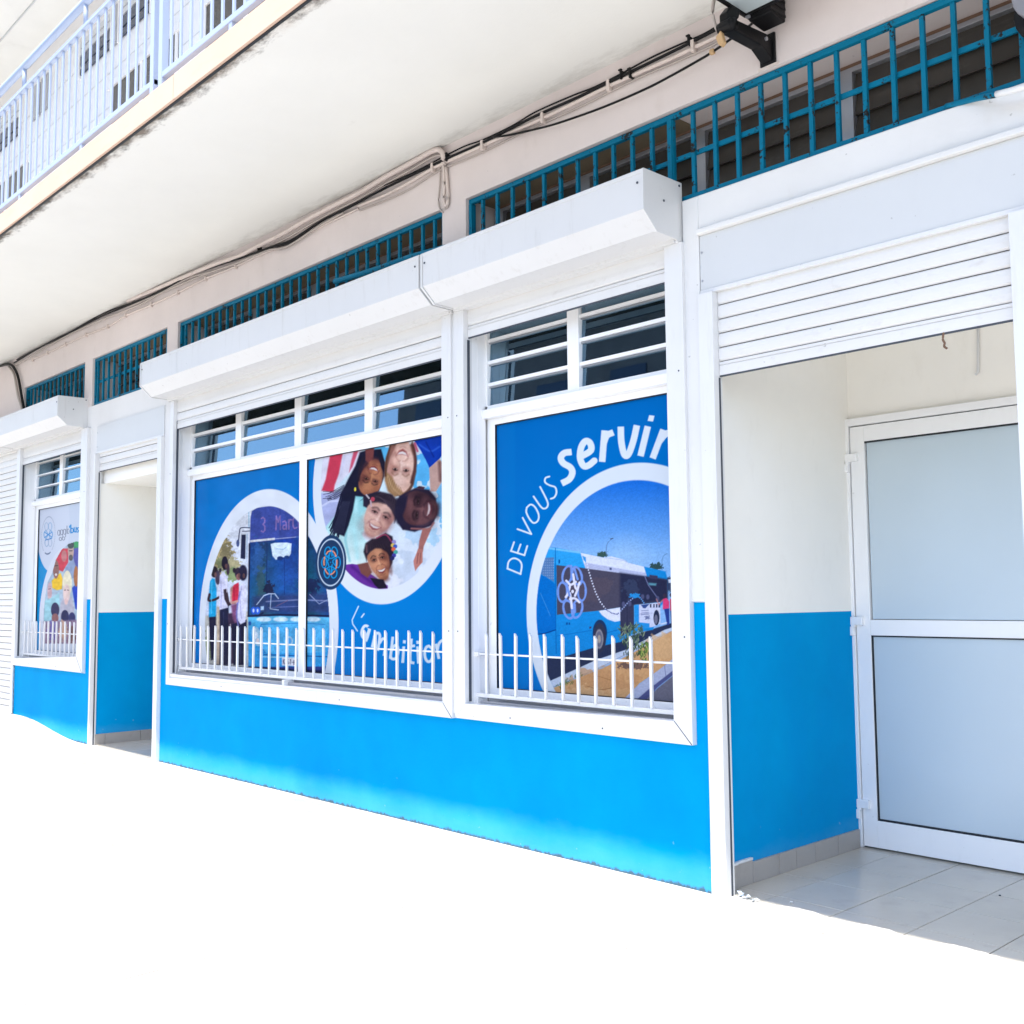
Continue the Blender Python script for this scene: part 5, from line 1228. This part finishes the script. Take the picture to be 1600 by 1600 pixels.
p.poly([(455, 640), (520, 560), (545, 640), (530, 740), (440, 720)], (142, 160, 196), soft=10); p.ell(500, 500, 26, 76, (196, 166, 158), soft=8); p.ell(500, 450, 28, 32, (62, 70, 78), soft=8); p.ell(500, 560, 18, 26, (90, 84, 90), soft=8); p.line([(488, 500), (512, 500)], 8, (60, 54, 64), soft=5)
p.poly([(335, 760), (370, 720), (412, 690), (430, 740), (424, 830), (380, 840), (340, 820)], (242, 196, 46), soft=8); p.ell(372, 660, 26, 80, (150, 106, 100), soft=8); p.line([(360, 630), (388, 628)], 7, (60, 44, 50), soft=5); p.ell(372, 705, 10, 10, (230, 226, 226), soft=4)
p.ell(318, 850, 20, 78, (212, 178, 182), soft=8); p.line([(308, 830), (326, 828)], 6, (90, 70, 80), soft=4); p.poly([(276, 930), (340, 900), (400, 860), (404, 960), (380, 1100), (270, 1110)], (166, 216, 226), soft=12)
p.poly([(410, 960), (440, 890), (510, 900), (530, 1000), (525, 1100), (400, 1080)], (188, 186, 200), soft=10); p.poly([(510, 820), (640, 700), (640, 1060), (540, 1000)], (20, 64, 190), soft=10); p.ell(545, 720, 20, 90, (176, 110, 70), soft=10)
p.ell(470, 780, 40, 110, (238, 230, 200), soft=8); p.ell(463, 866, 30, 78, (232, 206, 200), soft=8); p.line([(445, 840), (456, 838)], 6, (60, 50, 60), soft=3); p.line([(470, 838), (482, 840)], 6, (60, 50, 60), soft=3); p.ell(460, 915, 14, 9, (240, 236, 240), soft=5); p.ell(460, 935, 16, 30, (226, 190, 186), soft=8)
p.ell(365, 1010, 36, 64, (56, 54, 92), soft=8); p.ell(365, 1080, 30, 40, (150, 100, 100), soft=10); p.ell(450, 1070, 34, 60, (42, 44, 90), soft=8); p.ell(510, 1080, 30, 50, (52, 56, 110), soft=8)
p.poly([(262, 1110), (640, 1090), (640, 1320), (262, 1320)], (150, 126, 150), soft=20); p.blotch(340, 1200, 50, 90, (120, 110, 170), 20, .5, 1); p.blotch(430, 1190, 40, 90, (206, 170, 150), 20, .5, 2); p.blotch(510, 1220, 40, 90, (120, 84, 80), 20, .5, 0)
p.grain(.15, 18, 1); p.clip = None
# emblem ring with dotted legend
for i in range(64):
    a = i*2*math.pi/64
    if math.sin(a) < -.82: continue
    p.frame(20, 770, 5.517); D = np.hypot(p.X+10.773-.185*math.cos(a), p.Z-1.883-.185*math.sin(a)); p.put(p.soft(D-.0055, .006)*.75, (120, 134, 158))
for i in range(9):
    a = math.radians(-90-22+i*5.5); D = np.hypot(p.X+10.773-.185*math.cos(a), p.Z-1.883-.185*math.sin(a)); p.put(p.soft(D-.008, .006), (96, 110, 140))
for cx, cy, c in ((290, 290, (168, 190, 216)), (322, 290, (150, 184, 220)), (284, 360, (110, 166, 216)), (328, 360, (110, 166, 216)), (292, 430, (150, 176, 206)), (322, 430, (168, 186, 210))): p.ell(cx, cy, 15, 32, c, ring=7, soft=5)
p.line([(275, 340), (335, 380)], 8, (80, 150, 214), soft=5); p.line([(335, 340), (275, 385)], 8, (80, 150, 214), soft=5); p.line([(280, 408), (335, 392)], 7, (70, 130, 200), soft=5)
# agglo'bus
g_ = (112, 118, 138)
for x in (396, 421, 446): p.ell(x, 345-(x-396)*.18, 10, 22, g_, ring=5, soft=4)
p.line([(407, 322), (407, 368)], 5, g_, soft=4); p.line([(432, 320), (430, 385)], 5, g_, soft=4); p.line([(457, 316), (455, 380)], 5, g_, soft=4); p.ell(411, 398, 11, 14, g_, ring=5, soft=4); p.ell(437, 394, 11, 14, g_, ring=5, soft=4)
p.line([(467, 285), (467, 352)], 5, g_, soft=4); p.ell(478, 332, 8, 20, g_, ring=5, soft=4)
bb = (0, 128, 204); p.line([(490, 285), (488, 300)], 7, bb, soft=4); p.line([(500, 278), (500, 345)], 10, bb, soft=4); p.ell(511, 325, 10, 19, bb, ring=9, soft=4)
p.line([(529, 300), (529, 336), (545, 338), (546, 298)], 9, bb, soft=4); p.line([(566, 300), (556, 304), (558, 318), (567, 326), (564, 338), (554, 338)], 8, bb, soft=4)
p4.build('pale poster with a crowd of smiling people in the far narrow window')
